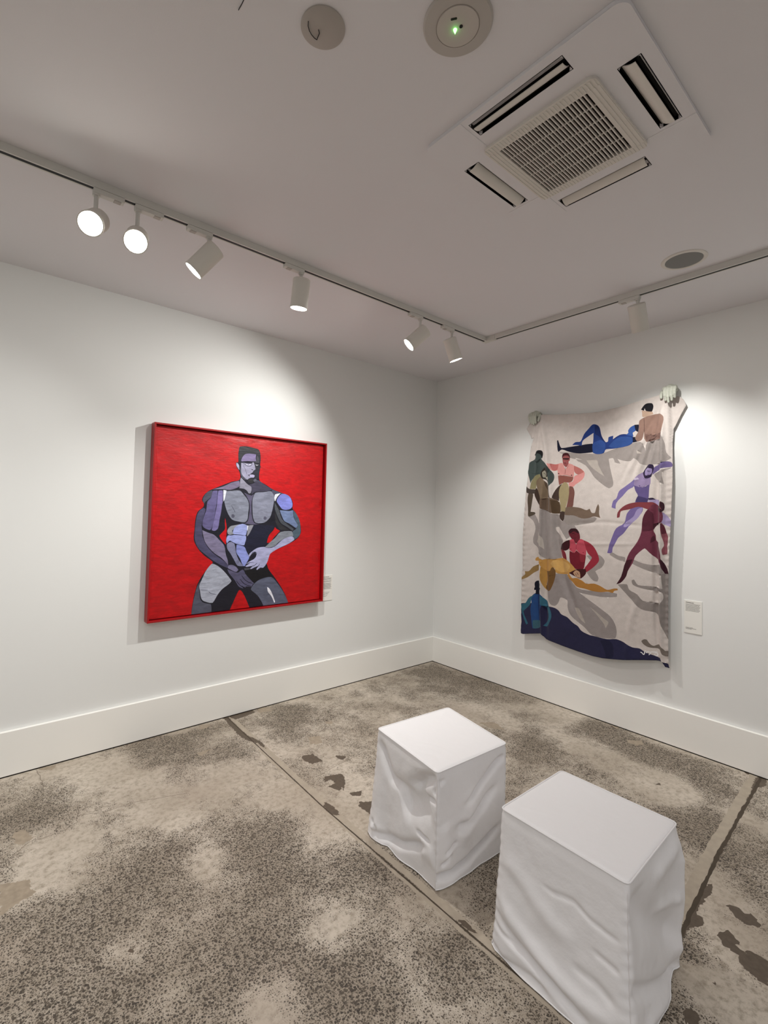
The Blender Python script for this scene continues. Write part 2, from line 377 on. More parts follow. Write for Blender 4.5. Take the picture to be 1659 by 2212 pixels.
# ------------------------------------------------------------------ painting in its red tray frame
PAINTING = '''
0 22,22,34 -21253 19228 -20679 19286 -20182 19221 -19803 19142 -19653 18836 -19616 18316 -19638 18024 -19602 17910 -19656 17616 -19701 17092 -19596 16808 -19075 16543 -18577 16273 -18006 16089 -17321 15875 -16969 15676 -16745 15257 -16766 14832 -16438 14471 -16136 13923 -15975 13370 -15959 12904 -16301 12458 -17394 11945 -18514 11513 -18757 10998 -18876 10714 -18666 10236 -18257 9741 -17911 9304 -17418 8611 -17054 7922 -16827 7300 -18859 7383 -20023 7432 -20285 7912 -20611 8563 -20832 8863 -20983 8905 -21206 8510 -21479 7931 -21780 7416 -23018 7405 -24343 7438 -24307 8189 -24177 8959 -23989 9625 -23636 10232 -23272 10688 -23017 10936 -23038 11072 -23573 11473 -24047 11969 -24360 12590 -24334 13326 -24304 13959 -24164 14489 -23800 14814 -23754 15029 -23898 15292 -23775 15617 -23459 15924 -23188 16071 -22468 16377 -21785 16661 -21258 16802 -21175 17004 -21249 17394 -21500 17770 -21539 18047 -21362 18089 -21381 18623 -21337 19078
0 22,22,34 -21876 12609 -19450 12555 -19379 10478 -21338 10595
0 190,8,16 -22204 14075 -22116 13691 -22062 13305 -22073 12810 -22081 12206 -22270 12376 -22581 12820 -22407 13035 -22189 13306 -22215 13746
0 190,8,16 -18249 13412 -18145 13293 -17805 13112 -18353 12589 -18636 12244 -18896 12251 -18811 12599 -18658 12888 -18373 13177
0 36,37,43 -21221 19175 -20677 19229 -19832 19081 -19693 18717 -19677 18253 -19949 18810 -20355 18819 -20782 18745 -21132 18362 -21244 18127 -21304 18122 -21331 18571 -21305 19025
0 118,108,134 -23215 16043 -22408 16297 -21783 16606 -21256 16746 -21185 16440 -21241 16325 -21649 16138 -21997 16068 -22459 16103
0 136,134,150 -21115 17007 -20834 16741 -20583 16526 -20301 16369 -20262 16142 -20316 15911 -20469 15876 -20629 16069 -20876 16200 -21207 16214 -21185 16440 -21169 16835
0 64,61,80 -20154 16605 -19788 16884 -19073 16485 -18577 16273 -18736 16148 -19316 16066 -19947 16011 -20251 15799 -20232 16143 -20334 16424 -20521 16501
0 150,148,172 -21135 18057 -20825 18082 -20320 18122 -20175 18167 -20096 18004 -20011 17670 -20154 17559 -20241 17417 -20382 17290 -20579 17210 -20467 17133 -20136 17035 -20337 17023 -20533 16944 -20603 16873 -20785 16946 -20969 17102 -21101 17327 -21133 17725
0 125,112,152 -21135 18307 -20916 18660 -20633 18778 -20306 18783 -19993 18760 -20021 18520 -19976 18268 -20287 18234 -20650 18222 -21130 18158
0 64,62,72 -19935 18697 -19822 18639 -19740 18424 -19731 18151 -19880 18157 -20101 18139 -19994 18250 -19960 18354
0 38,38,50 -20035 17838 -19721 17862 -19671 18036 -19709 17521 -19770 17141 -19876 16965 -20096 16952 -20066 17124 -20015 17262 -20146 17322 -20222 17419 -20153 17542 -20011 17670
0 165,160,190 -21504 18028 -21407 18003 -21296 17845 -21259 17533 -21340 17610 -21488 17831
0 178,172,206 -20470 17217 -20345 17259 -20144 17254 -20050 17192 -20118 17053 -20283 17060 -20430 17102
0 20,18,38 -21147 18131 -20829 18199 -20324 18231 -20177 18218 -20284 18142 -20282 18074 -20535 18037 -20788 18051 -21039 18090
27 20,18,38 -21111 18109 -20966 18037 -20784 17934 -20637 17845 -20456 17858 -20332 17952 -20281 18057
0 205,205,222 -20767 17969 -20715 18015 -20632 17966 -20712 17936
0 205,205,222 -20551 17969 -20462 18018 -20353 18014 -20459 17946
0 150,150,160 -20024 18060 -19948 18006 -19764 18029 -19872 17936 -19984 17961
47 14,12,30 -20331 17639 -20192 17603
0 14,12,30 -20409 17280 -20294 17372 -20146 17330 -20052 17252 -20254 17273
22 70,68,92 -20963 17937 -20921 17773 -20809 17631 -20730 17419 -20651 17222
0 42,42,46 -20514 16912 -20334 16956 -20188 16947 -20179 16677 -20305 16637 -20489 16694 -20565 16808
0 84,84,98 -20131 16900 -19968 16960 -19854 16864 -20052 16735 -20127 16781
16 150,148,172 -20604 16890 -20856 16909 -21021 17049 -21136 17308 -21177 17721
0 74,74,90 -23241 15987 -23512 15868 -23747 15591 -23844 15294 -23727 15030 -23703 15137 -23545 15276 -23280 15526 -23183 15909
0 96,90,132 -23156 15937 -22822 15978 -22851 15214 -22962 14397 -23072 13585 -23253 13236 -23641 13373 -23810 13588 -23747 14067 -23576 14604 -23515 15196 -23278 15472
0 116,108,156 -22766 15969 -22455 16004 -22428 15225 -22475 14950 -22516 14511 -22610 13964 -22702 13365 -22919 13178 -23143 13234 -23048 13693 -22934 14397 -22842 14942
0 72,69,98 -23771 14761 -24110 14463 -24251 13959 -24292 13326 -24315 12800 -24221 12376 -23966 11945 -23521 11556 -23014 11157 -22442 10801 -21919 10552 -21868 10741 -22283 11119 -22860 11527 -23318 11975 -23606 12412 -23786 12895 -23828 13322 -23862 13535 -23748 14121 -23632 14657
0 122,115,144 -23798 13237 -23412 13072 -22965 12904 -22617 12571 -22204 12123 -22068 11515 -21908 11069 -21868 10737 -22344 11255 -22863 11604 -23321 12052 -23609 12488 -23732 12917
0 114,110,142 -21839 10735 -21578 10748 -21279 10592 -21093 10358 -21266 10230 -21624 10392 -21890 10546
0 84,81,108 -21916 10465 -21562 10305 -21145 10166 -20853 10342 -20703 10333 -20541 10041 -20161 9618 -19841 9309 -19961 9205 -20018 9068 -20449 9134 -20507 9054 -20814 9221 -20656 8994 -20991 9152 -21303 9595 -21548 9890 -21791 10182
42 14,12,30 -20840 9950 -20463 9529 -19933 9288
42 14,12,30 -20951 9706 -20577 9313 -20019 9085
42 14,12,30 -21214 9588 -20935 9259 -20567 9020
0 126,130,146 -22253 15946 -21762 16011 -21172 16047 -20924 15831 -20544 15390 -20438 14994 -20480 14425 -20525 13971 -20731 13772 -21214 13829 -21691 13967 -21995 14353 -22183 14791 -22317 15338
0 226,228,240 -22399 16039 -22180 16016 -22291 15394 -22371 15227 -22399 15720
0 126,129,147 -19914 15955 -19314 16008 -18669 16092 -18394 15748 -18411 15275 -18552 14565 -18732 14093 -19172 13742 -19869 13743 -20068 14086 -20151 14715 -20163 15401 -20063 15748
0 88,83,108 -20836 15919 -20248 15713 -20067 15863 -20233 15285 -20203 14428 -20060 13858 -19866 13674 -19488 13656 -20113 13601 -20729 13688 -20491 13857 -20388 14426 -20381 15110 -20613 15615
0 84,84,102 -21758 14216 -21720 14311 -21634 14345 -21538 14290 -21511 14190 -21566 14101 -21660 14089 -21737 14133
0 84,84,102 -19235 14079 -19194 14178 -19098 14208 -19006 14150 -18970 14045 -19032 13958 -19135 13952 -19213 13998
33 60,60,78 -21784 14965 -21599 14691 -21473 14470
0 72,71,90 -18576 16243 -18006 16071 -17389 15873 -18135 15935 -18396 15807 -18603 16065
0 226,228,240 -18332 15869 -17868 15975 -18127 15698 -18314 15337 -18375 15571
0 126,132,208 -17898 15855 -17528 15946 -17040 15734 -16801 15256 -16819 14952 -17077 14766 -17624 14757 -17938 15049 -18183 15399
0 108,124,160 -17892 14693 -17073 14645 -16727 14711 -16637 14104 -16266 13556 -16400 13313 -17040 13680 -17458 13860 -17745 14337
0 74,90,104 -16692 14711 -16363 14350 -16098 13862 -15985 13248 -15994 12880 -16234 12578 -16512 12463 -16702 12891 -16673 13072 -16398 13252 -16266 13556 -16602 14104
0 72,76,84 -18345 15277 -17959 14692 -17737 14098 -17456 13800 -16609 13254 -16709 13103 -17239 13440 -17723 13681 -18006 14097 -18294 14746
0 42,42,46 -18286 14509 -18071 14037 -17790 13652 -17024 13185 -17706 13175 -18052 13474 -18233 13919
0 126,131,142 -17768 13022 -16777 13069 -16625 12703 -17278 12566 -17878 12282 -18201 11996 -18657 11894 -19046 11907 -18669 12245 -18221 12586
0 164,165,200 -16694 12674 -16511 12428 -16989 12138 -17862 11807 -18448 11505 -18607 11366 -18814 10793 -19122 10405 -19377 10420 -19624 10264 -19689 10325 -19509 10572 -19880 10451 -20124 10352 -20188 10413 -20007 10544 -20498 10545 -20561 10605 -20201 10782 -20506 10771 -20447 10824 -20024 11029 -19781 11188 -19714 11414 -19826 11579 -20101 11459 -20265 11211 -20315 11411 -20046 11656 -19679 11871 -19175 11940 -18526 11889 -18006 12108 -17679 12366 -17278 12566
42 16,14,36 -20292 11297 -20123 11193 -19911 11337 -19761 11530
42 16,14,36 -20036 11018 -19812 11189 -19698 11499 -19858 11603 -20103 11516
33 16,14,36 -20507 10810 -19894 10851
37 16,14,36 -20437 10530 -19885 10594 -19630 10791
37 16,14,36 -20155 10343 -19600 10480 -19419 10710
37 16,14,36 -19013 11894 -18591 11862 -18201 11984 -17876 12223
0 140,143,152 -21986 13273 -21791 13492 -21559 13546 -21088 13628 -21435 13378 -21662 13158 -21537 12935 -21886 12885 -22007 13052
0 152,162,216 -21437 13434 -20909 13656 -20541 13541 -20527 13145 -20637 12807 -21537 12935 -21602 13102
0 226,228,240 -20529 13541 -20431 13529 -20446 13257 -20515 13145
0 140,140,150 -20406 13529 -20019 13567 -20163 13254 -20395 12859 -20514 12748 -20485 13144
0 152,162,216 -21970 12832 -21535 12879 -20606 12778 -20569 12580 -20704 12104 -21396 12264 -21813 12470 -22009 12282 -22074 12504
0 122,124,154 -22007 12227 -21752 12385 -21486 12295 -21388 12042 -21316 11650 -21120 11140 -20712 10614 -21163 10668 -21412 11043 -21723 11556 -21966 11896
0 132,142,204 -21275 12177 -20701 12019 -20474 11616 -20277 11211 -20449 10881 -20622 10609 -20744 10644 -21003 11190 -21286 11649
37 16,14,36 -22003 12942 -21768 12855 -21419 12905 -20667 12796
37 16,14,36 -21784 12463 -21396 12253 -20702 12053
0 26,28,48 -19988 13567 -18319 13531 -18441 13237 -18817 12774 -18929 12252 -19047 11965 -19680 11900 -20047 11684 -20287 11495 -20543 11845 -20675 12131 -20453 12747 -20161 13197
0 70,70,80 -20647 10470 -20158 10440 -20186 10356 -20611 10299
0 16,15,20 -20610 10270 -20063 10349 -19561 10260 -19121 10376 -18843 10678 -18665 10202 -18319 9653 -19097 9652 -19473 9537 -19842 9338 -20226 9736 -20543 10097
0 166,170,186 -23005 10910 -22608 10725 -22200 10374 -21841 9966 -21585 9617 -21764 9411 -22212 9121 -22539 8772 -22909 8217 -23517 8389 -23713 8620 -23811 9105 -23878 9480 -23705 9889 -23480 10404 -23167 10812
28 50,50,70 -23803 9183 -23271 9119
28 50,50,70 -23212 8996 -23043 8874 -22650 8756
0 80,82,98 -23809 9791 -23905 9482 -23832 8949 -23763 8520 -23513 8282 -23016 8122 -22992 7435 -24333 7464 -24302 8054 -24172 8824 -24034 9388
0 88,92,112 -20073 8875 -19839 9252 -19348 9556 -18451 9663 -17906 9151 -17414 8518 -17053 7887 -16843 7351 -18859 7379 -19163 7873 -19496 8366
0 232,232,242 -18751 8930 -18552 8797 -18274 8304 -18057 7756 -18122 7704 -18403 8258 -18674 8575
'''
def paint_material(name, attr, cloth=False):
    m = bpy.data.materials.new(name); m.use_nodes = True; nt = m.node_tree; N = nt.nodes; L = nt.links; b = N['Principled BSDF']
    tc = N.new('ShaderNodeTexCoord'); a = N.new('ShaderNodeAttribute'); a.attribute_name = attr
    mp = N.new('ShaderNodeMapping'); L.new(tc.outputs['Object'], mp.inputs[0])
    n1 = N.new('ShaderNodeTexNoise'); n1.inputs['Detail'].default_value = 6; n1.inputs['Roughness'].default_value = .65; L.new(mp.outputs[0], n1.inputs['Vector'])
    r = N.new('ShaderNodeMapRange'); L.new(n1.outputs[0], r.inputs[0]); r.inputs[1].default_value = .25; r.inputs[2].default_value = .75
    if cloth:
        n1.inputs['Scale'].default_value = 24; r.inputs[3].default_value = .90; r.inputs[4].default_value = 1.08
        b.inputs['Roughness'].default_value = .9; b.inputs['Specular IOR Level'].default_value = .15; b.inputs['Sheen Weight'].default_value = .15
    else:
        mp.inputs['Scale'].default_value = (1, 1, 3.2); mp.inputs['Rotation'].default_value = (0, .12, 0)
        n1.inputs['Scale'].default_value = 14; n1.inputs['Distortion'].default_value = .6; r.inputs[3].default_value = .62; r.inputs[4].default_value = 1.3
        b.inputs['Roughness'].default_value = .42; b.inputs['Specular IOR Level'].default_value = .4
    v = N.new('ShaderNodeVectorMath'); v.operation = 'SCALE'; L.new(a.outputs['Color'], v.inputs[0]); L.new(r.outputs[0], v.inputs['Scale'])
    L.new(v.outputs[0], b.inputs['Base Color'])
    n2 = N.new('ShaderNodeTexNoise'); n2.inputs['Scale'].default_value = 150 if cloth else 30; n2.inputs['Detail'].default_value = 3; L.new(mp.outputs[0], n2.inputs['Vector'])
    bp = N.new('ShaderNodeBump'); bp.inputs['Distance'].default_value = .002; bp.inputs['Strength'].default_value = .35 if cloth else .5
    L.new(n2.outputs[0], bp.inputs['Height']); L.new(bp.outputs[0], b.inputs['Normal'])
    return m
PX0, PX1, PZ0, PZ1, PD = -2.722, -1.388, .742, 2.018, .073
root = empty('framed_painting', (PX0, 0, PZ0), 'square painting of a muscular grey and violet figure on bright red ground', 'painting')
def local(o, r=None):      # keep world placement while parented to an unrotated root
    r = r or root; o.parent = r; o.matrix_parent_inverse = Matrix.Translation(-r.location); return o
bm = bmesh.new(); t = .011; yb = -.006
for lo, hi in (((PX0, -PD, PZ1-t), (PX1, yb, PZ1)), ((PX0, -PD, PZ0), (PX1, yb, PZ0+t)), ((PX0, -PD, PZ0+t), (PX0+t, yb, PZ1-t)), ((PX1-t, -PD, PZ0+t), (PX1, yb, PZ1-t))):
    box(bm, lo, hi, .0012)
box(bm, (PX0+t, -.020, PZ0+t), (PX1-t, -.006, PZ1-t))
for x in (PX0+.3, PX1-.3): box(bm, (x-.03, -.006, PZ1-.2), (x+.03, 0, PZ1-.16))
local(obj('frame', bm, FRAME))
# canvas: painted areas are cut into the canvas mesh itself
g = .006
outl = np.array([(PX0+t+g, PZ0+t+g), (PX1-t-g, PZ0+t+g), (PX1-t-g, PZ1-t-g), (PX0+t+g, PZ1-t-g)])
sh = read_shapes(PAINTING)
P, F, val = cdt(outl, [s[1] for s in sh], .03)
GAIN = .98
cols = np.array([[v*.95 for v in lin((186, 5, 13))]]+[[v*GAIN for v in lin(s[0])] for s in sh])[val+1]
me = bpy.data.meshes.new('canvas')
def wav(x, z): return -.043+.0016*noise.noise(Vector((x*2.2, z*9+x*3, 0)))+.0008*noise.noise(Vector((x*7, z*22, 4)))
me.from_pydata([(x, wav(x, z), z) for x, z in P], [], [tuple(f) for f in F.tolist()])
colour_attr(me, 'paint', cols)
for p in me.polygons: p.use_smooth = True
if me.polygons[0].normal.y > 0: me.flip_normals()
cv = local(objm('canvas', me, paint_material('brushed_acrylic', 'paint')))
bm = bmesh.new(); box(bm, (PX0+t+g, -.036, PZ0+t+g), (PX1-t-g, -.0205, PZ1-t-g)); local(obj('stretcher', bm, mat('raw_canvas_back', (150, 12, 18), .8, .1)))

# ------------------------------------------------------------------ printed cloth held by two plaster hands
TOWEL_OUTLINE = [-11764,22882,-11990,22945,-13205,22778,-14463,22665,-15464,22584,-16422,22536,-17341,22611,-18224,22711,-19403,22907,-20559,23095,-20676,23119,-21582,22879,-21693,22818,-21861,22579,-22006,22245,-21694,21635,-21377,20914,-21288,20754,-21252,19823,-21303,18510,-21304,18339,-21324,17654,-21296,16376,-21242,15098,-21217,14247,-21151,12969,-21116,11905,-21095,10845,-21086,10393,-21091,8110,-21093,6796,-21109,5590,-21164,5077,-20915,5085,-20731,5391,-20546,5393,-20359,5370,-19644,5222,-18396,4916,-17717,4795,-16961,4673,-16235,4640,-15070,4694,-13842,4810,-12545,4994,-12269,5255,-12087,5360,-11260,5160,-10500,4975,-10306,4997,-10271,6383,-10271,7415,-10280,8536,-10292,9400,-10286,10522,-10261,11559,-10247,12945,-10333,14150,-10376,14963,-10504,16634,-10720,18228,-10986,20342,-11233,21169,-11071,21026,-10795,21427,-10490,21944,-10840,22493]
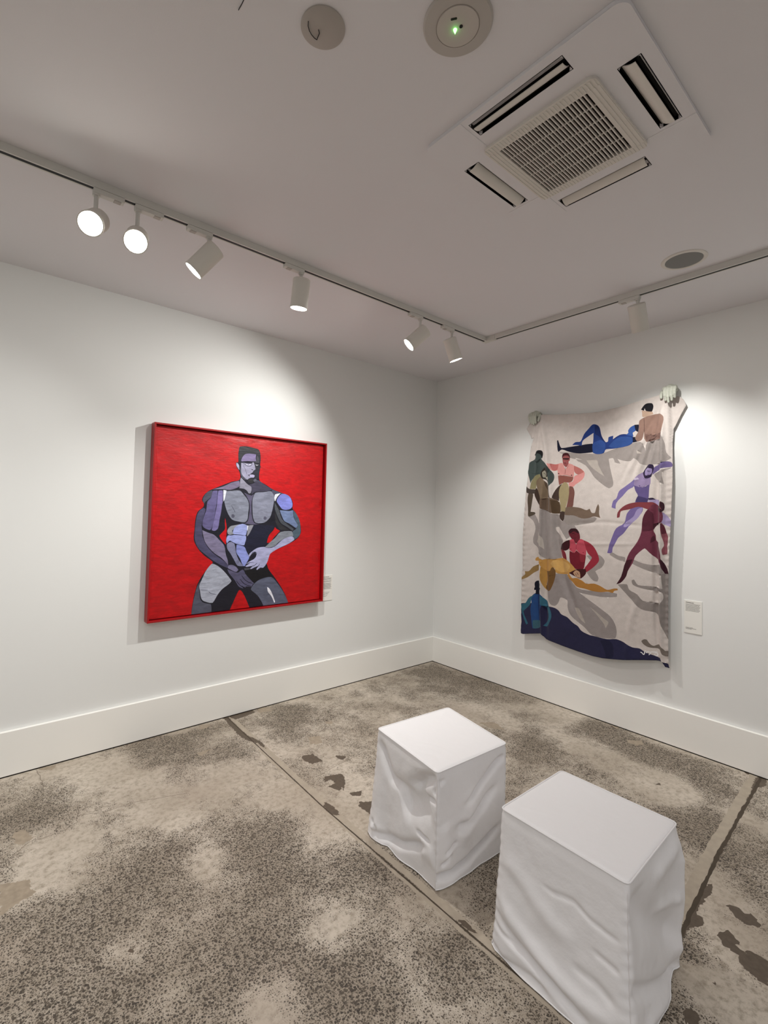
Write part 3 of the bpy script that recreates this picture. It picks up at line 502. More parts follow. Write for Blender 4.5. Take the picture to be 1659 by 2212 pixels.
TOWEL = '''
0 160,151,147 -13440 19739 -13740 19602 -14445 19215 -15128 19060 -15295 19049 -14788 19220 -14904 19018 -15575 18594 -15905 18197 -16231 17699 -16761 17202 -17278 16849 -17530 16975 -17589 17234 -17526 17601 -17370 18287 -17265 18976 -17568 19009 -17720 18686 -18067 18588 -17868 18937 -18262 18783 -18696 18731 -18933 18919 -19121 18806 -19308 18543 -19677 18397 -20128 18397 -20829 18552 -21086 18681 -21213 18816 -20957 19172 -20869 19808 -20695 20360 -19762 19958 -19719 19365 -19395 19992 -18881 19989 -17564 19637 -16850 19428 -16004 19437 -13975 19698
0 190,180,172 -15627 18973 -16434 18923 -16543 18542 -16965 17726 -16546 18008 -16011 18463
0 190,180,172 -19071 19491 -19445 19236 -19213 19202
0 160,151,147 -20219 17754 -20700 18026 -21214 18169 -21214 18097 -20744 17878 -20832 17054 -20396 17357
0 160,151,148 -11843 15248 -12253 15255 -12990 14928 -13576 14821 -13644 14458 -13836 14313 -13989 14832 -14642 14849 -15425 14606 -15427 14343 -14771 14110 -14956 13823 -14651 13868 -14376 13616 -14442 13202 -14164 12975 -14037 13177 -13490 13874 -13231 13862 -13266 13588 -13914 12868 -13635 12243 -13739 11422 -12401 11292 -11886 11790 -11744 12155 -11357 12473 -11317 12883 -11517 13656 -11299 14282 -10833 14619 -11432 14828 -11858 14050
0 190,180,172 -11728 13446 -11972 13176 -12146 12874 -12218 12504 -12257 12040 -11947 12359 -11669 12622 -11768 12975
0 156,147,142 -14003 14803 -14718 14823 -15334 14600 -16283 14748 -16477 14637 -16208 14355 -15338 14163 -14767 14059 -14095 14152
0 68,78,76 -11329 19290 -11469 19498 -11419 19719 -11511 19930 -11746 20042 -11981 19980 -12100 19756 -12057 19501 -11942 19337 -12084 19156 -12410 18880 -12734 18439 -13052 18045 -13100 17749 -12970 17375 -12659 17045 -12563 17471 -11820 17922 -11489 17934 -11111 17599 -11018 17339 -10865 17869 -10763 18225 -10805 18751 -10898 19097
0 28,26,28 -11512 19887 -11746 20033 -11981 19980 -12105 19756 -12012 19341 -11892 19642 -11655 19789 -11468 19629 -11348 19659
0 42,50,48 -11330 19246 -11618 18968 -11897 19254 -11802 19346 -11592 19143
24 42,50,48 -11618 19011 -11646 18620 -11581 18169
24 42,50,48 -11104 18167 -11582 18126 -11816 18224
0 50,60,58 -12178 19065 -12456 18835 -12779 18394 -12557 18065 -12368 18584
0 150,82,82 -13740 19511 -13911 19643 -14169 19604 -14319 19428 -14344 19058 -14260 18981 -14241 18695 -14051 18540 -13834 18758 -13766 19094
0 70,24,30 -13721 19242 -13739 19552 -13954 19661 -14211 19600 -14341 19386 -14351 19180 -14213 19415 -13870 19439
0 30,14,16 -13777 19251 -14308 19216 -14259 19125 -13830 19164
0 216,152,146 -12524 18925 -13177 18803 -13746 18888 -14011 18295 -14261 18817 -14684 18630 -14690 17979 -14650 17737 -14057 17922 -13407 17947 -13359 18325 -13005 18299 -12687 18525
0 190,112,108 -12728 18905 -13177 18803 -13442 18813 -13358 18409 -13138 18293 -12914 18388
0 222,150,146 -14684 18630 -15221 18360 -15507 18066 -15470 17709 -15229 17436 -14821 17165 -14657 17007 -14448 16970 -14277 17177 -14318 17340 -14611 17413 -14733 17815 -15021 17926 -14729 18221
0 185,112,106 -14684 18630 -15221 18360 -15466 18108 -15021 17926 -14730 18140
0 142,86,76 -13407 17906 -14058 17873 -14650 17737 -14569 17455 -14318 17340 -14063 17347 -13719 17273 -13503 17154 -13433 17613
18 120,40,42 -13407 17968 -13756 17893 -14143 17919 -14650 17758
68 60,30,32 -13397 18081 -13515 18060
68 60,30,32 -14452 17907 -14557 17887
37 130,70,68 -13987 18544 -14002 18275 -13971 18008
49 70,24,30 -13898 18879 -14048 18862
27 190,120,120 -13831 19090 -13918 18960 -14175 18945
27 176,108,104 -14305 18732 -14179 18534 -14053 18375
0 70,54,48 -13719 17273 -13552 16696 -13516 15908 -12984 16158 -13199 16784
0 122,80,72 -14321 17054 -14615 17007 -14764 16600 -14708 15994 -14629 15467 -14338 15219 -14042 15132 -14287 16197
0 60,46,38 -11596 16979 -11936 16073 -11897 15474 -11609 15944 -11365 16507 -11456 16852
0 84,68,54 -12196 17567 -12612 17173 -12664 16623 -12849 16158 -12578 16201 -12297 16839
0 140,132,98 -11817 18095 -11442 17936 -11112 17555 -10951 16903 -11503 16895 -11637 17497 -11914 17833
0 124,106,86 -11913 17919 -12196 17567 -12293 17138 -12573 16624 -12533 16201 -11936 16073 -11742 16633 -11595 17066 -11589 17541
0 74,64,58 -10557 17130 -10927 16904 -11479 16852 -11412 16549 -11029 16487 -10564 16667
0 86,74,62 -10835 16533 -11270 16464 -11204 15986 -11093 15333 -11049 15028 -11432 14993 -11481 14865 -11006 14635 -10811 14673 -10802 15329 -10745 15985
0 46,38,32 -11932 18262 -12230 18612 -12506 18471 -12626 17935 -12655 17384 -12425 17602 -12009 17744 -11912 18048
0 150,146,130 -12026 18236 -12278 18375 -12465 18111 -12377 17817 -12100 17826
30 46,38,32 -12142 18167 -12328 18074 -12422 17900
0 176,172,152 -12331 17797 -12627 17850 -12631 17511
0 110,91,76 -11890 16031 -12759 16158 -13473 15887 -13613 14958 -13131 14947 -12408 15141 -11851 15430
0 84,66,48 -12851 16032 -13561 15826 -13657 14959 -13042 14944 -12946 15571
0 120,101,86 -14082 15419 -14671 15468 -15247 15396 -15690 15244 -15927 15347 -16086 15055 -16319 15061 -16432 15491 -16546 15706 -16624 15494 -16627 14990 -16725 14684 -16283 14787 -15853 14657 -15334 14620 -14718 14823 -14002 14844 -13915 15047
0 166,152,116 -13934 17391 -14192 17261 -14323 16809 -14287 16197 -14082 15460 -14000 15090 -13698 15125 -13605 15784 -13489 16406 -13592 17027
0 70,54,48 -13698 15104 -13979 15090 -13962 14556 -13836 14347 -13618 14545 -13571 14792
0 20,22,44 -13279 20670 -13369 20719 -13555 20187 -13676 20063 -14552 20102 -16106 20187 -16164 19560 -15124 19529 -14325 19700 -13677 19949 -13409 19770 -13317 19978
0 38,62,128 -14551 20214 -14778 20417 -15172 20436 -15390 20966 -15771 21472 -16041 21658 -16362 21565 -16523 21330 -16738 20664 -17052 20208 -17206 20247 -17229 20561 -17558 20633 -17560 20371 -18007 20639 -18447 20645 -18879 20447 -18880 20040 -18547 19814 -17564 19689 -17055 19678 -16902 19424 -16431 19379 -16110 19537 -16132 20293 -16099 21000 -15722 20767 -15339 20476 -15287 20095 -14950 20179
0 28,44,98 -16149 21591 -16416 21504 -16738 20664 -17000 20213 -16949 20217 -16528 20685 -16207 20934
0 50,80,148 -16132 20184 -16635 20407 -17001 20160 -17004 19682 -16746 19409 -16325 19414 -16121 19591
0 52,84,150 -17611 20261 -18057 20478 -18784 20405 -18833 20044 -18451 19822 -17664 19733 -17259 19872
42 26,42,100 -17560 20345 -18007 20587 -18447 20619
0 56,88,156 -18566 20889 -18733 21126 -19017 21245 -19066 20833 -18877 20701 -18926 20442 -18447 20593 -18591 20732
0 24,26,46 -18970 21251 -19275 21234 -19230 20714 -19066 20833
0 24,26,46 -18879 20396 -19044 20379 -19163 20064 -18880 20014
0 148,118,106 -19573 21679 -20117 21806 -20560 21818 -20800 21566 -20759 20937 -20651 20462 -20300 20155 -19717 19987 -19578 20376 -19577 20776 -19441 20189 -19163 20064 -19021 20331 -19253 20812 -19274 21466
0 122,94,86 -19623 20571 -20121 20419 -20694 20555 -20608 20125 -19762 19983
33 100,76,70 -19573 21679 -19599 21074 -19577 20676
0 186,158,138 -19433 22202 -19618 22150 -20072 22035 -20162 21849 -19665 21717 -19481 21742 -19457 21997
0 28,26,32 -19387 22259 -19616 22577 -19844 22642 -20092 22579 -20160 22345 -20072 22035 -19709 22122 -19617 22326 -19572 22157
0 110,96,142 -20201 18180 -20555 18424 -20865 18580 -21209 18524 -21315 18296 -21247 18192 -20789 18151 -20400 17952 -20123 17701
0 126,112,166 -19102 17605 -18935 17385 -18382 16944 -17991 16629 -17817 16122 -17595 15937 -17508 15471 -17777 15382 -17819 15799 -18255 16305 -18598 16713 -19000 16977
0 154,136,174 -19102 17605 -19597 17944 -19598 17587 -20003 17617 -20005 17088 -19763 17006 -19478 16900 -18979 17023
68 90,70,120 -19304 16993 -19375 16969
30 120,100,150 -19517 17546 -19681 17407 -20003 17573
30 84,70,120 -19478 16834 -19500 16477 -19685 16121
30 120,100,150 -19313 16904 -19601 16920 -19723 17007 -19925 17002
0 210,196,224 -18977 17497 -19227 17556 -19290 17441 -19019 17382
0 100,86,136 -18979 17023 -19519 16877 -19965 17089 -19926 16649 -19888 16077 -19687 15590 -19067 15897 -19232 16300 -19064 16661
0 70,60,104 -19233 16278 -19888 16077 -19728 15502 -19067 15874
0 46,34,62 -19536 17902 -19759 18291 -19960 18436 -20169 18380 -20209 18136 -20123 17833 -20043 17572 -19680 17473 -19565 17678
0 156,140,184 -19658 18030 -19840 18190 -20090 18124 -20075 17835 -19882 17666 -19680 17718
37 46,34,62 -19800 18001 -20002 17948
45 60,44,80 -19802 17691 -19963 17707
0 118,102,156 -19067 15897 -19524 15544 -19525 15233 -19280 14871 -18906 14456 -18653 14175 -18312 13659 -17965 13319 -17747 12845 -17615 12604 -17572 12186 -17235 12202 -17389 12818 -17565 13386 -17829 14000 -18351 14389 -18520 15031 -18775 15399
0 164,150,194 -19524 15499 -19484 15232 -19280 14827 -18906 14456 -18482 14122 -18310 14114 -18352 14344 -18946 14862 -19195 15361
0 168,154,192 -19807 15944 -20247 16068 -20562 15947 -20445 15643 -20089 15814
0 46,34,62 -19847 16121 -20128 16165 -20287 16055 -19928 16011
0 168,154,192 -20757 15215 -21216 14714 -21217 14247 -20720 14482
0 160,151,147 -17572 12278 -17972 12084 -18449 12001 -18451 11676 -17929 11806 -17393 12100
0 160,151,147 -18959 11906 -19538 11699 -20339 11653 -20650 11750 -20805 11233 -21072 11011 -21074 9945 -20770 9899 -20807 10382 -20729 11011 -20143 11155 -19335 11412 -18876 11630
0 130,60,66 -17869 14739 -17911 15108 -18259 15527 -18688 15759 -19193 15853 -19767 15856 -20168 15858 -20445 15599 -20328 15250 -19850 15372 -19277 15541 -18690 15352 -18130 15205 -18045 14790
0 112,52,70 -19850 15372 -20169 15727 -20523 15600 -20757 15172 -20720 14525 -20331 14293 -20174 13981 -20294 13640 -20334 13296 -20530 13137 -20667 12502 -20726 11951 -21033 11473 -21110 10847 -21092 10421 -20959 10424 -21034 10879 -20728 11438 -20611 11896 -20140 12282 -19677 12724 -19125 12190 -18918 11634 -18625 11064 -18499 10644 -18157 10193 -17873 10063 -18197 10652 -18452 11586 -18704 12331 -19204 13130 -19449 13812 -19527 14701 -19689 15148
0 84,34,50 -19850 15372 -20171 15072 -20134 13979 -19530 13860 -19527 14701
0 66,26,38 -20173 14417 -20720 14525 -20331 14272 -20174 13981
0 64,25,36 -18515 11773 -18917 11902 -18625 11064 -18499 10644 -18157 10193 -17873 10063 -18197 10652
0 58,24,36 -20668 12117 -21033 11473 -21111 10424 -20959 10424 -21034 10879 -20728 11438
0 78,32,46 -20018 13100 -20294 13336 -20215 13635 -20056 13452
0 58,24,36 -20562 15731 -20678 15926 -20833 15776 -20849 15389 -20680 15170 -20426 15360
37 150,80,90 -20621 15601 -20718 15387
0 138,78,88 -20720 14525 -20914 14019 -21067 13601 -21030 12960 -21031 12449 -20764 12382 -20725 12722 -20839 13030 -20723 13580 -20663 14222
0 90,38,52 -20662 14480 -20836 14315 -20990 13809 -20722 13751
0 160,151,147 -15745 11863 -16683 11996 -17068 11616 -16872 11134 -16414 10803 -16648 10366 -16558 10076 -16232 10126 -15851 10548 -15656 10905 -16128 11428
0 156,147,145 -12490 9743 -13338 10216 -14225 10324 -15028 9427 -16200 9338 -17583 9432 -17929 9402 -17904 9179 -16766 9000 -15211 9075 -15976 8647 -16883 8122 -17486 7733 -17809 7246 -17918 6723 -17815 6264 -17225 6132 -16224 6135 -15644 6581 -15050 6924 -14562 7298 -14342 7789 -14306 8316 -14056 8453 -13741 8463 -13555 8012 -13300 7758 -12909 7812 -12639 8349
0 186,176,168 -14831 7875 -15221 7885 -15700 6879 -15227 7190
0 186,176,168 -16037 8143 -16494 7884 -16997 7529 -17353 7321 -17327 7149 -17166 6840 -17055 7095 -16721 7476
0 148,139,135 -17952 10063 -18576 10149 -18731 9794 -19235 9549 -19581 9180 -20536 9157 -20583 9036 -20768 9375 -20813 9638 -20720 9931 -19870 9961 -19233 10053 -18932 10198 -18880 10459 -19031 10533 -19282 10193 -20061 10223 -20766 10143 -20717 11112 -21130 11162 -21136 8119 -21138 6806 -20818 7445 -20492 8300 -20256 8515 -19485 8585 -18937 9075 -18372 9633
0 122,112,104 -19504 6454 -19601 6565 -19726 6623 -19850 6607 -19960 6454 -20097 6338 -20259 6302 -20527 6453 -20686 6345 -20857 6182 -20922 6126 -21207 6195 -21208 5865 -20949 5786 -20753 5867 -20620 6125 -20447 6171 -20152 6144 -19879 6153 -19630 6273
0 108,34,46 -14325 13596 -14546 13823 -14947 13823 -15167 13544 -15230 13066 -14957 12710 -14655 12980 -14399 13306
0 52,18,26 -14325 13596 -14546 13823 -14947 13823 -15167 13544 -15109 13464 -14749 13619 -14449 13407
44 50,14,22 -14550 13413 -14850 13507
0 192,78,94 -14472 12965 -14718 13021 -14945 12641 -15243 13075 -15522 12996 -15680 12812 -15725 12117 -15688 11882 -15292 11963 -14969 12249 -14809 11999 -14417 12204
61 130,30,50 -14491 12277 -14581 12265
61 130,30,50 -15450 12082 -15537 12070
27 140,40,60 -14945 12641 -14969 12249
27 70,14,26 -14756 13341 -14918 13390
27 70,14,26 -14799 13114 -14920 13129
0 60,14,22 -14451 12964 -14416 12323 -14064 12094 -13618 12179 -13763 12554 -14099 12820
0 132,36,50 -13639 12180 -13980 12087 -14150 11821 -14217 11387 -13859 11513 -13729 11783
0 156,46,62 -15522 12996 -16070 12763 -16455 12295 -16666 11744 -16612 11473 -16160 10967 -15737 10649 -15579 10862 -15887 11321 -16154 11771 -15843 12050 -15684 12424
0 116,26,42 -14439 12126 -14809 11999 -14969 12210 -15292 11963 -15688 11882 -15653 11413 -15539 10858 -14941 10790 -14488 11255
0 140,40,54 -15212 11956 -15649 11878 -15613 11409 -15297 11377
0 196,148,80 -11532 11164 -11623 11341 -11876 11407 -12060 11299 -12198 11146 -12019 10919 -11925 11098 -11603 11086
0 200,152,84 -12062 11132 -12332 11284 -13217 11370 -13859 11513 -14280 11354 -14654 11074 -14942 10751 -14414 10373 -14082 10293 -13659 10282 -13401 10372 -13311 10646 -13050 10699 -12833 10387 -12456 10343 -12113 10678 -12018 10961
0 214,170,102 -12871 10966 -13218 11288 -14072 11253 -14491 10977 -14329 10562 -13743 10413 -13398 10615 -13136 10790
0 152,122,76 -12020 10877 -11979 10455 -11429 10097 -10820 9639 -10292 9400 -10313 9618 -10625 9872 -10573 10124 -10956 10168 -11376 10598
0 190,144,76 -12113 10678 -12478 10346 -12789 10382 -12620 9703 -12446 9267 -12630 8840 -12451 8854 -12222 9194 -12078 9840
0 118,84,42 -12456 10343 -12833 10408 -12963 10648 -13137 10729 -13356 10529 -13381 10248 -13235 9701 -12980 9096 -12807 8845 -12541 8806 -12404 9054 -12620 9703
0 198,144,74 -14414 10413 -14663 10087 -15189 10076 -15507 9962 -15705 9795 -15314 9430 -14912 9608 -14542 9953 -14249 10233
0 180,126,60 -14352 10042 -14598 10044 -15082 10136 -15735 9816 -16310 9894 -16761 9787 -17258 9578 -17688 9724 -17954 9762 -17980 9657 -17743 9567 -17637 9413 -17313 9447 -16764 9337 -16200 9338 -15621 9425 -15027 9485 -14722 9795
0 66,22,24 -14393 10430 -14942 10751 -15182 10818 -15696 10876 -15738 10571 -15466 10228 -15268 10125 -14906 10236
0 196,156,126 -14741 10491 -14982 10716 -15264 10593 -15308 10169 -14946 10241
36 66,22,24 -14904 10471 -15026 10290
36 66,22,24 -15024 10564 -15166 10366
0 42,41,72 -10223 7385 -10610 7515 -11227 7618 -12644 7610 -13258 7594 -13603 7454 -13818 7212 -14322 7068 -14735 6755 -15140 6563 -15420 6273 -16044 6101 -16224 6106 -17280 6089 -17868 6222 -18390 6124 -18951 5907 -19397 5935 -19691 5797 -20359 5652 -20638 5595 -20622 5616 -20754 5359 -21067 5340 -21183 5056 -21465 4762 -19331 4162 -17354 2973 -12572 2775 -11765 3382 -9199 3502 -10256 5093
0 30,30,58 -16788 5867 -17334 6046 -17658 5791 -17716 4931 -17234 4699 -17122 5223
0 34,72,128 -11589 8476 -12048 8546 -12280 8126 -12196 7574 -12111 7144 -12075 6392 -11809 5716 -11347 5620 -11194 6557 -11139 7180 -11227 7618 -11220 8124
0 22,44,92 -11820 8511 -12048 8546 -12111 7144 -12075 6392 -11938 6365 -11855 7515
0 52,102,122 -11591 8392 -10986 8002 -10658 7523 -10273 7329 -10329 6823 -10531 6219 -10777 5799 -10919 5912 -10575 6526 -10475 6807 -11088 7468 -11268 8047
0 56,106,128 -12050 8421 -12461 8031 -12732 7666 -13003 7021 -12878 6467 -12574 5998 -12305 6025 -12657 6506 -12740 6931 -12467 7456 -12150 7649
0 58,96,112 -11362 6253 -12075 6392 -12080 5938 -11855 5725 -11394 5630
0 16,18,36 -11470 8711 -11468 8879 -11528 8929 -11496 9220 -11578 9399 -11784 9510 -11991 9475 -12093 9301 -12088 9009 -12125 8952 -12090 8802 -12022 8792 -12049 8463 -11591 8392 -11609 8731
59 240,238,240 -19451 5707 -19535 5697 -19605 5625 -19667 5596 -19702 5679 -19722 5818 -19784 5892
54 240,238,240 -19777 5772 -19832 5748 -19859 5844 -19798 5844
54 240,238,240 -19852 5872 -19921 5807 -19948 5873 -19990 5824 -20098 5866 -20044 5749 -19963 5633
54 240,238,240 -20098 5895 -20166 5868 -20220 5940 -20261 5832 -20294 5958 -20341 5837 -20408 6015 -20421 5886 -20488 5772 -20409 5664 -20261 5744
'''
def fold(y, z, pl, amp, w, side=0, taper=True):
    """height field of a crease along polyline pl (y,z); side: -1/+1 makes a step instead of a ridge"""
    best = np.full(y.shape, 9.); sg = np.zeros(y.shape); tt = np.zeros(y.shape); n = len(pl)-1
    for i in range(n):
        a = np.array(pl[i]); b = np.array(pl[i+1]); d = b-a; L = d@d
        t = np.clip(((y-a[0])*d[0]+(z-a[1])*d[1])/L, 0, 1)
        dx, dz = y-a[0]-t*d[0], z-a[1]-t*d[1]; ds = np.hypot(dx, dz); m = ds < best
        best = np.where(m, ds, best); sg = np.where(m, np.sign(d[0]*dz-d[1]*dx), sg); tt = np.where(m, (i+t)/n, tt)
    if side: h = 1/(1+np.exp(np.clip(-side*sg*best/w*2.5, -30, 30)))
    else: h = np.exp(-(best/w)**2)
    k = np.minimum(1, np.minimum(tt, 1-tt)*5+.15) if taper else 1
    return amp*h*k
def cloth_depth(y, z):
    d = np.full(y.shape, .052)
    u = (y+2.11)/(2.11-1.05)                                  # 0 right edge .. 1 left edge
    d = d+.016*np.sin(np.pi*np.clip(u, 0, 1))*np.clip((2.2-z)/1.2, 0, 1)
    d = d+.012*np.clip((z-1.9)/.4, 0, 1)*np.exp(-((u-.55)/.35)**2)*-1
    d += fold(y, z, [(-1.175, 2.30), (-1.115, 2.21), (-1.088, 2.10), (-1.075, 1.85)], .013, .007, -1, False)-.0065
    d += fold(y, z, [(-1.19, 2.27), (-1.235, 2.02), (-1.28, 1.70), (-1.30, 1.4)], 0.022, .022)
    d += fold(y, z, [(-1.18, 2.24), (-1.16, 1.95), (-1.15, 1.7)], 0.014, .016)
    d += fold(y, z, [(-1.21, 1.75), (-1.195, 1.3), (-1.225, .45)], 0.026, .010)
    d += fold(y, z, [(-1.245, 1.75), (-1.24, 1.3), (-1.255, .45)], -0.022, .018)
    d += fold(y, z, [(-1.33, 1.5), (-1.34, 1.3), (-1.40, 1.0), (-1.52, .7)], -0.022, .025)
    d += fold(y, z, [(-1.28, 1.55), (-1.30, 1.2), (-1.36, .95)], 0.0112, .03)
    d += fold(y, z, [(-1.2, 2.25), (-1.4, 2.16), (-1.65, 2.13), (-1.9, 2.2)], -0.0098, .03)
    d += fold(y, z, [(-1.22, 2.2), (-1.45, 2.02), (-1.7, 2.0), (-1.95, 2.1)], 0.0084, .045)
    # right hand side
    d += fold(y, z, [(-2.112, 2.36), (-2.108, 2.22), (-2.116, 2.05), (-2.116, 1.80)], .034, .005, 1, False)*np.clip((z-1.80)/.25, 0, 1)-.034*np.clip((z-1.80)/.25, 0, 1)
    d += fold(y, z, [(-2.075, 2.2), (-2.07, 1.85), (-2.062, 1.3), (-2.072, .50)], 0.026, .010)
    d += fold(y, z, [(-2.045, 1.9), (-2.03, 1.3), (-2.045, .50)], -0.0168, .018)
    for a, b, c in ((-2.03, -1.97, .010), (-1.985, -1.90, .009), (-1.94, -1.83, .007)):
        d += fold(y, z, [(-2.07, 2.22), (a, 1.98), (b, 1.72)], c, .010)
        d += fold(y, z, [(-2.06, 2.24), (a+.022, 1.98), (b+.03, 1.72)], -c, .011)
    d += fold(y, z, [(-1.93, .95), (-1.87, .7), (-1.86, .5)], 0.0084, .02)
    d += fold(y, z, [(-1.30, 1.30), (-1.6, 1.275), (-1.95, 1.30)], 0.0042, .009)
    d += fold(y, z, [(-1.45, 1.42), (-1.7, 1.44), (-2.0, 1.42)], -0.0042, .01)
    d += .010*np.clip((.62-z)/.15, 0, 1)*np.sin((y+1.2)*7.2)
    return d
sh = read_shapes(TOWEL)
ol = np.array(TOWEL_OUTLINE, float).reshape(-1, 2)/10000
oo = []
for i in range(len(ol)):
    a, b = ol[i], ol[(i+1) % len(ol)]; n = max(1, int(np.linalg.norm(b-a)/.01))
    for j in range(n): oo.append(a+(b-a)*j/n)
ol = np.array(oo)
P, F, val = cdt(ol, [s[1] for s in sh], .0095)
cols = np.array([[v*1.05 for v in lin((192, 183, 178))]]+[[v*.82 for v in lin(s[0])] for s in sh])[val+1]
y, z = P[:, 0], P[:, 1]; D = cloth_depth(y, z)
edge = np.minimum(abs(y+1.04), abs(y+2.115))
D += np.array([.0011*noise.noise(Vector((a*30, b*30, 1)))+.0035*noise.noise(Vector((a*6, b*4, 7))) for a, b in P])
D += .0028*np.exp(-edge/.02)*np.sin(z*150+y*20)*np.clip((1.9-z)*3, 0, 1)        # puckered side hems
me = bpy.data.meshes.new('printed_cloth')
me.from_pydata([(-dd, a, b) for (a, b), dd in zip(P, D)], [], [tuple(f) for f in F.tolist()])
colour_attr(me, 'paint', cols)
for p in me.polygons: p.use_smooth = True
if me.polygons[0].normal.x > 0: me.flip_normals()
pc = objm('printed_cloth', me, paint_material('printed_linen', 'paint', True))
sol = pc.modifiers.new('thickness', 'SOLIDIFY'); sol.thickness = .0012; sol.offset = -1
tagk(pc, 'pale cloth printed with reclining and standing figures, hanging from two plaster hands', 'wall hanging')

def ellipsoid(bm, c, r, rot=None):
    m = Matrix.Translation(c) @ (rot or Matrix.Identity(4)) @ Matrix.Diagonal((*r, 1))
    bmesh.ops.create_uvsphere(bm, u_segments=24, v_segments=16, radius=1, matrix=m)
def make_hand(base, s, label, tips, off=0.0):
    """base: (y,z) of the knuckle row centre; s=+1/-1 side on which the thumb lies; tips: (dy, dz of tip)"""
    y0, z0 = base; bm = bmesh.new()
    K = .078                                                     # knuckles stand this far out from the wall
    # wrist and back of the hand, coming out of the wall
    tube(bm, [(0, y0-.006*s, z0+.000), (-.020, y0-.004*s, z0+.004), (-.045, y0, z0+.007), (-.065, y0, z0+.004)], [.030, .031, .030, .022], 20)
    for dy in (-.030, -.012, .010, .030):
        tube(bm, [(-.02, y0+dy*.6, z0+.010), (-.05, y0+dy*.9, z0+.012), (-K+.004, y0+dy, z0+.002)], [.017, .016, .0125], 14)
    ellipsoid(bm, (-.048, y0, z0-.006), (.034, .044, .020))
    for i, (dy, dz, r) in enumerate(tips):
        ky = y0+dy
        if i == 0:                                                # thumb leaves the side of the palm near the wrist
            tube(bm, [(-.022, y0+dy*.6, z0-.002), (-.046, ky+dy*.06, z0-.012), (-.064, ky+dy*.05, z0-.034), (-.070, ky, z0+dz)], [.015, .0125, .0108, .0085], 14)
            ellipsoid(bm, (-.070, ky, z0+dz), (.0085, .0088, .009))
        else:
            k0 = (-K+.002, ky, z0+.004); k1 = (-K-.010, ky+dy*.02, z0-.018); k2 = (-K-.006, ky+dy*.0, z0+dz*.62); k3 = (-K+.004, ky-dy*.05, z0+dz)
            tube(bm, [(-K+.022, ky*1, z0+.010), k0, k1, k2, k3], [.0105*r, .0112*r, .0098*r, .0092*r, .0075*r], 14)
            ellipsoid(bm, k3, (.0075*r, .0075*r, .0085*r)); ellipsoid(bm, k0, (.0118*r, .0112*r, .0112*r)); ellipsoid(bm, k2, (.0098*r, .0094*r, .0098*r))
    o = obj('plaster_hand', bm, PLASTER)
    rm = o.modifiers.new('remesh', 'REMESH'); rm.mode = 'VOXEL'; rm.voxel_size = .0019; rm.use_smooth_shade = True
    sm = o.modifiers.new('smooth', 'SMOOTH'); sm.factor = .5; sm.iterations = 3
    # bake the modifiers so that the hand is one continuous surface
    dg = bpy.context.evaluated_depsgraph_get(); me2 = bpy.data.meshes.new_from_object(o.evaluated_get(dg)); o.modifiers.clear(); o.data = me2
    for p in me2.polygons: p.use_smooth = True
    return tagk(o, label, 'hand', 'plaster hands holding the cloth')
make_hand((-2.114, 2.337), 1, 'grey plaster hand at the higher corner of the printed cloth, nearer the wall label',
          [(.046, -.052, 1), (.021, -.072, 1), (.002, -.086, 1), (-.019, -.076, 1), (-.038, -.060, .9)])
make_hand((-1.130, 2.300), 1, 'grey plaster hand at the lower corner of the printed cloth, nearer the room corner',
          [(-.040, -.054, 1), (-.022, -.070, 1), (-.003, -.080, 1), (.016, -.074, 1), (.033, -.060, .9)])

# ------------------------------------------------------------------ wall labels
def wall_label(origin, axis, w, h, label, rows, seed):
    rnd = random.Random(seed); r = empty('wall_label', origin, label, 'wall label', 'captions beside the works')
    th = .004
    def place(bm, u0, u1, v0, v1, d0, d1):
        if axis == 'x': box(bm, (u0, -d1, v0), (u1, -d0, v1))
        else: box(bm, (-d1, -u1, v0), (-d0, -u0, v1))
    bm = bmesh.new(); place(bm, 0, w, 0, h, 0, th); obj('card', bm, PAPER, r)
    bm = bmesh.new(); last = None
    for v, length, hh, dens in rows:
        if last is not None and last-v > .03: obj('text_block', bm, INK, r); bm = bmesh.new()
        last = v
        u = w*.09; end = u+(w*.82)*length
        while u < end-.001:
            l = min(rnd.uniform(.0025, .0085), end-u); place(bm, u, u+l, h*v-hh/2, h*v+hh/2, th, th+.0002); u += l+.0011/dens
    obj('text_block', bm, INK, r); return r
ra = [(.935, .56, .0032, 3)]+[(.895-.0245*i, 1-.04*(i % 3), .0016, 1) for i in range(5)]+[(.775-.0245*i, .98-.03*((i+1) % 3), .0016, 1) for i in range(5)]+[(.165, .5, .0018, 1.4), (.143, .72, .0018, 1.4), (.121, .4, .0018, 1)]
wall_label((0, -2.183, .747), 'y', .098, .208, 'white text card on the wall to the right of the printed cloth', ra, 3)
rb = [(.93, .7, .003, 3)]+[(.885-.021*i, 1-.05*(i % 3), .0016, 1) for i in range(4)]+[(.78-.021*i, .97, .0016, 1) for i in range(3)]+[(.69-.021*i, 1-.04*((i+1) % 4), .0016, 1) for i in range(12)]+[(.33-.04*i, .8-.1*i, .0018, 1.3) for i in range(5)]
wall_label((-1.349, 0, .728), 'x', .098, .209, 'white text card just right of the red painting, half hidden by its frame', rb, 5)

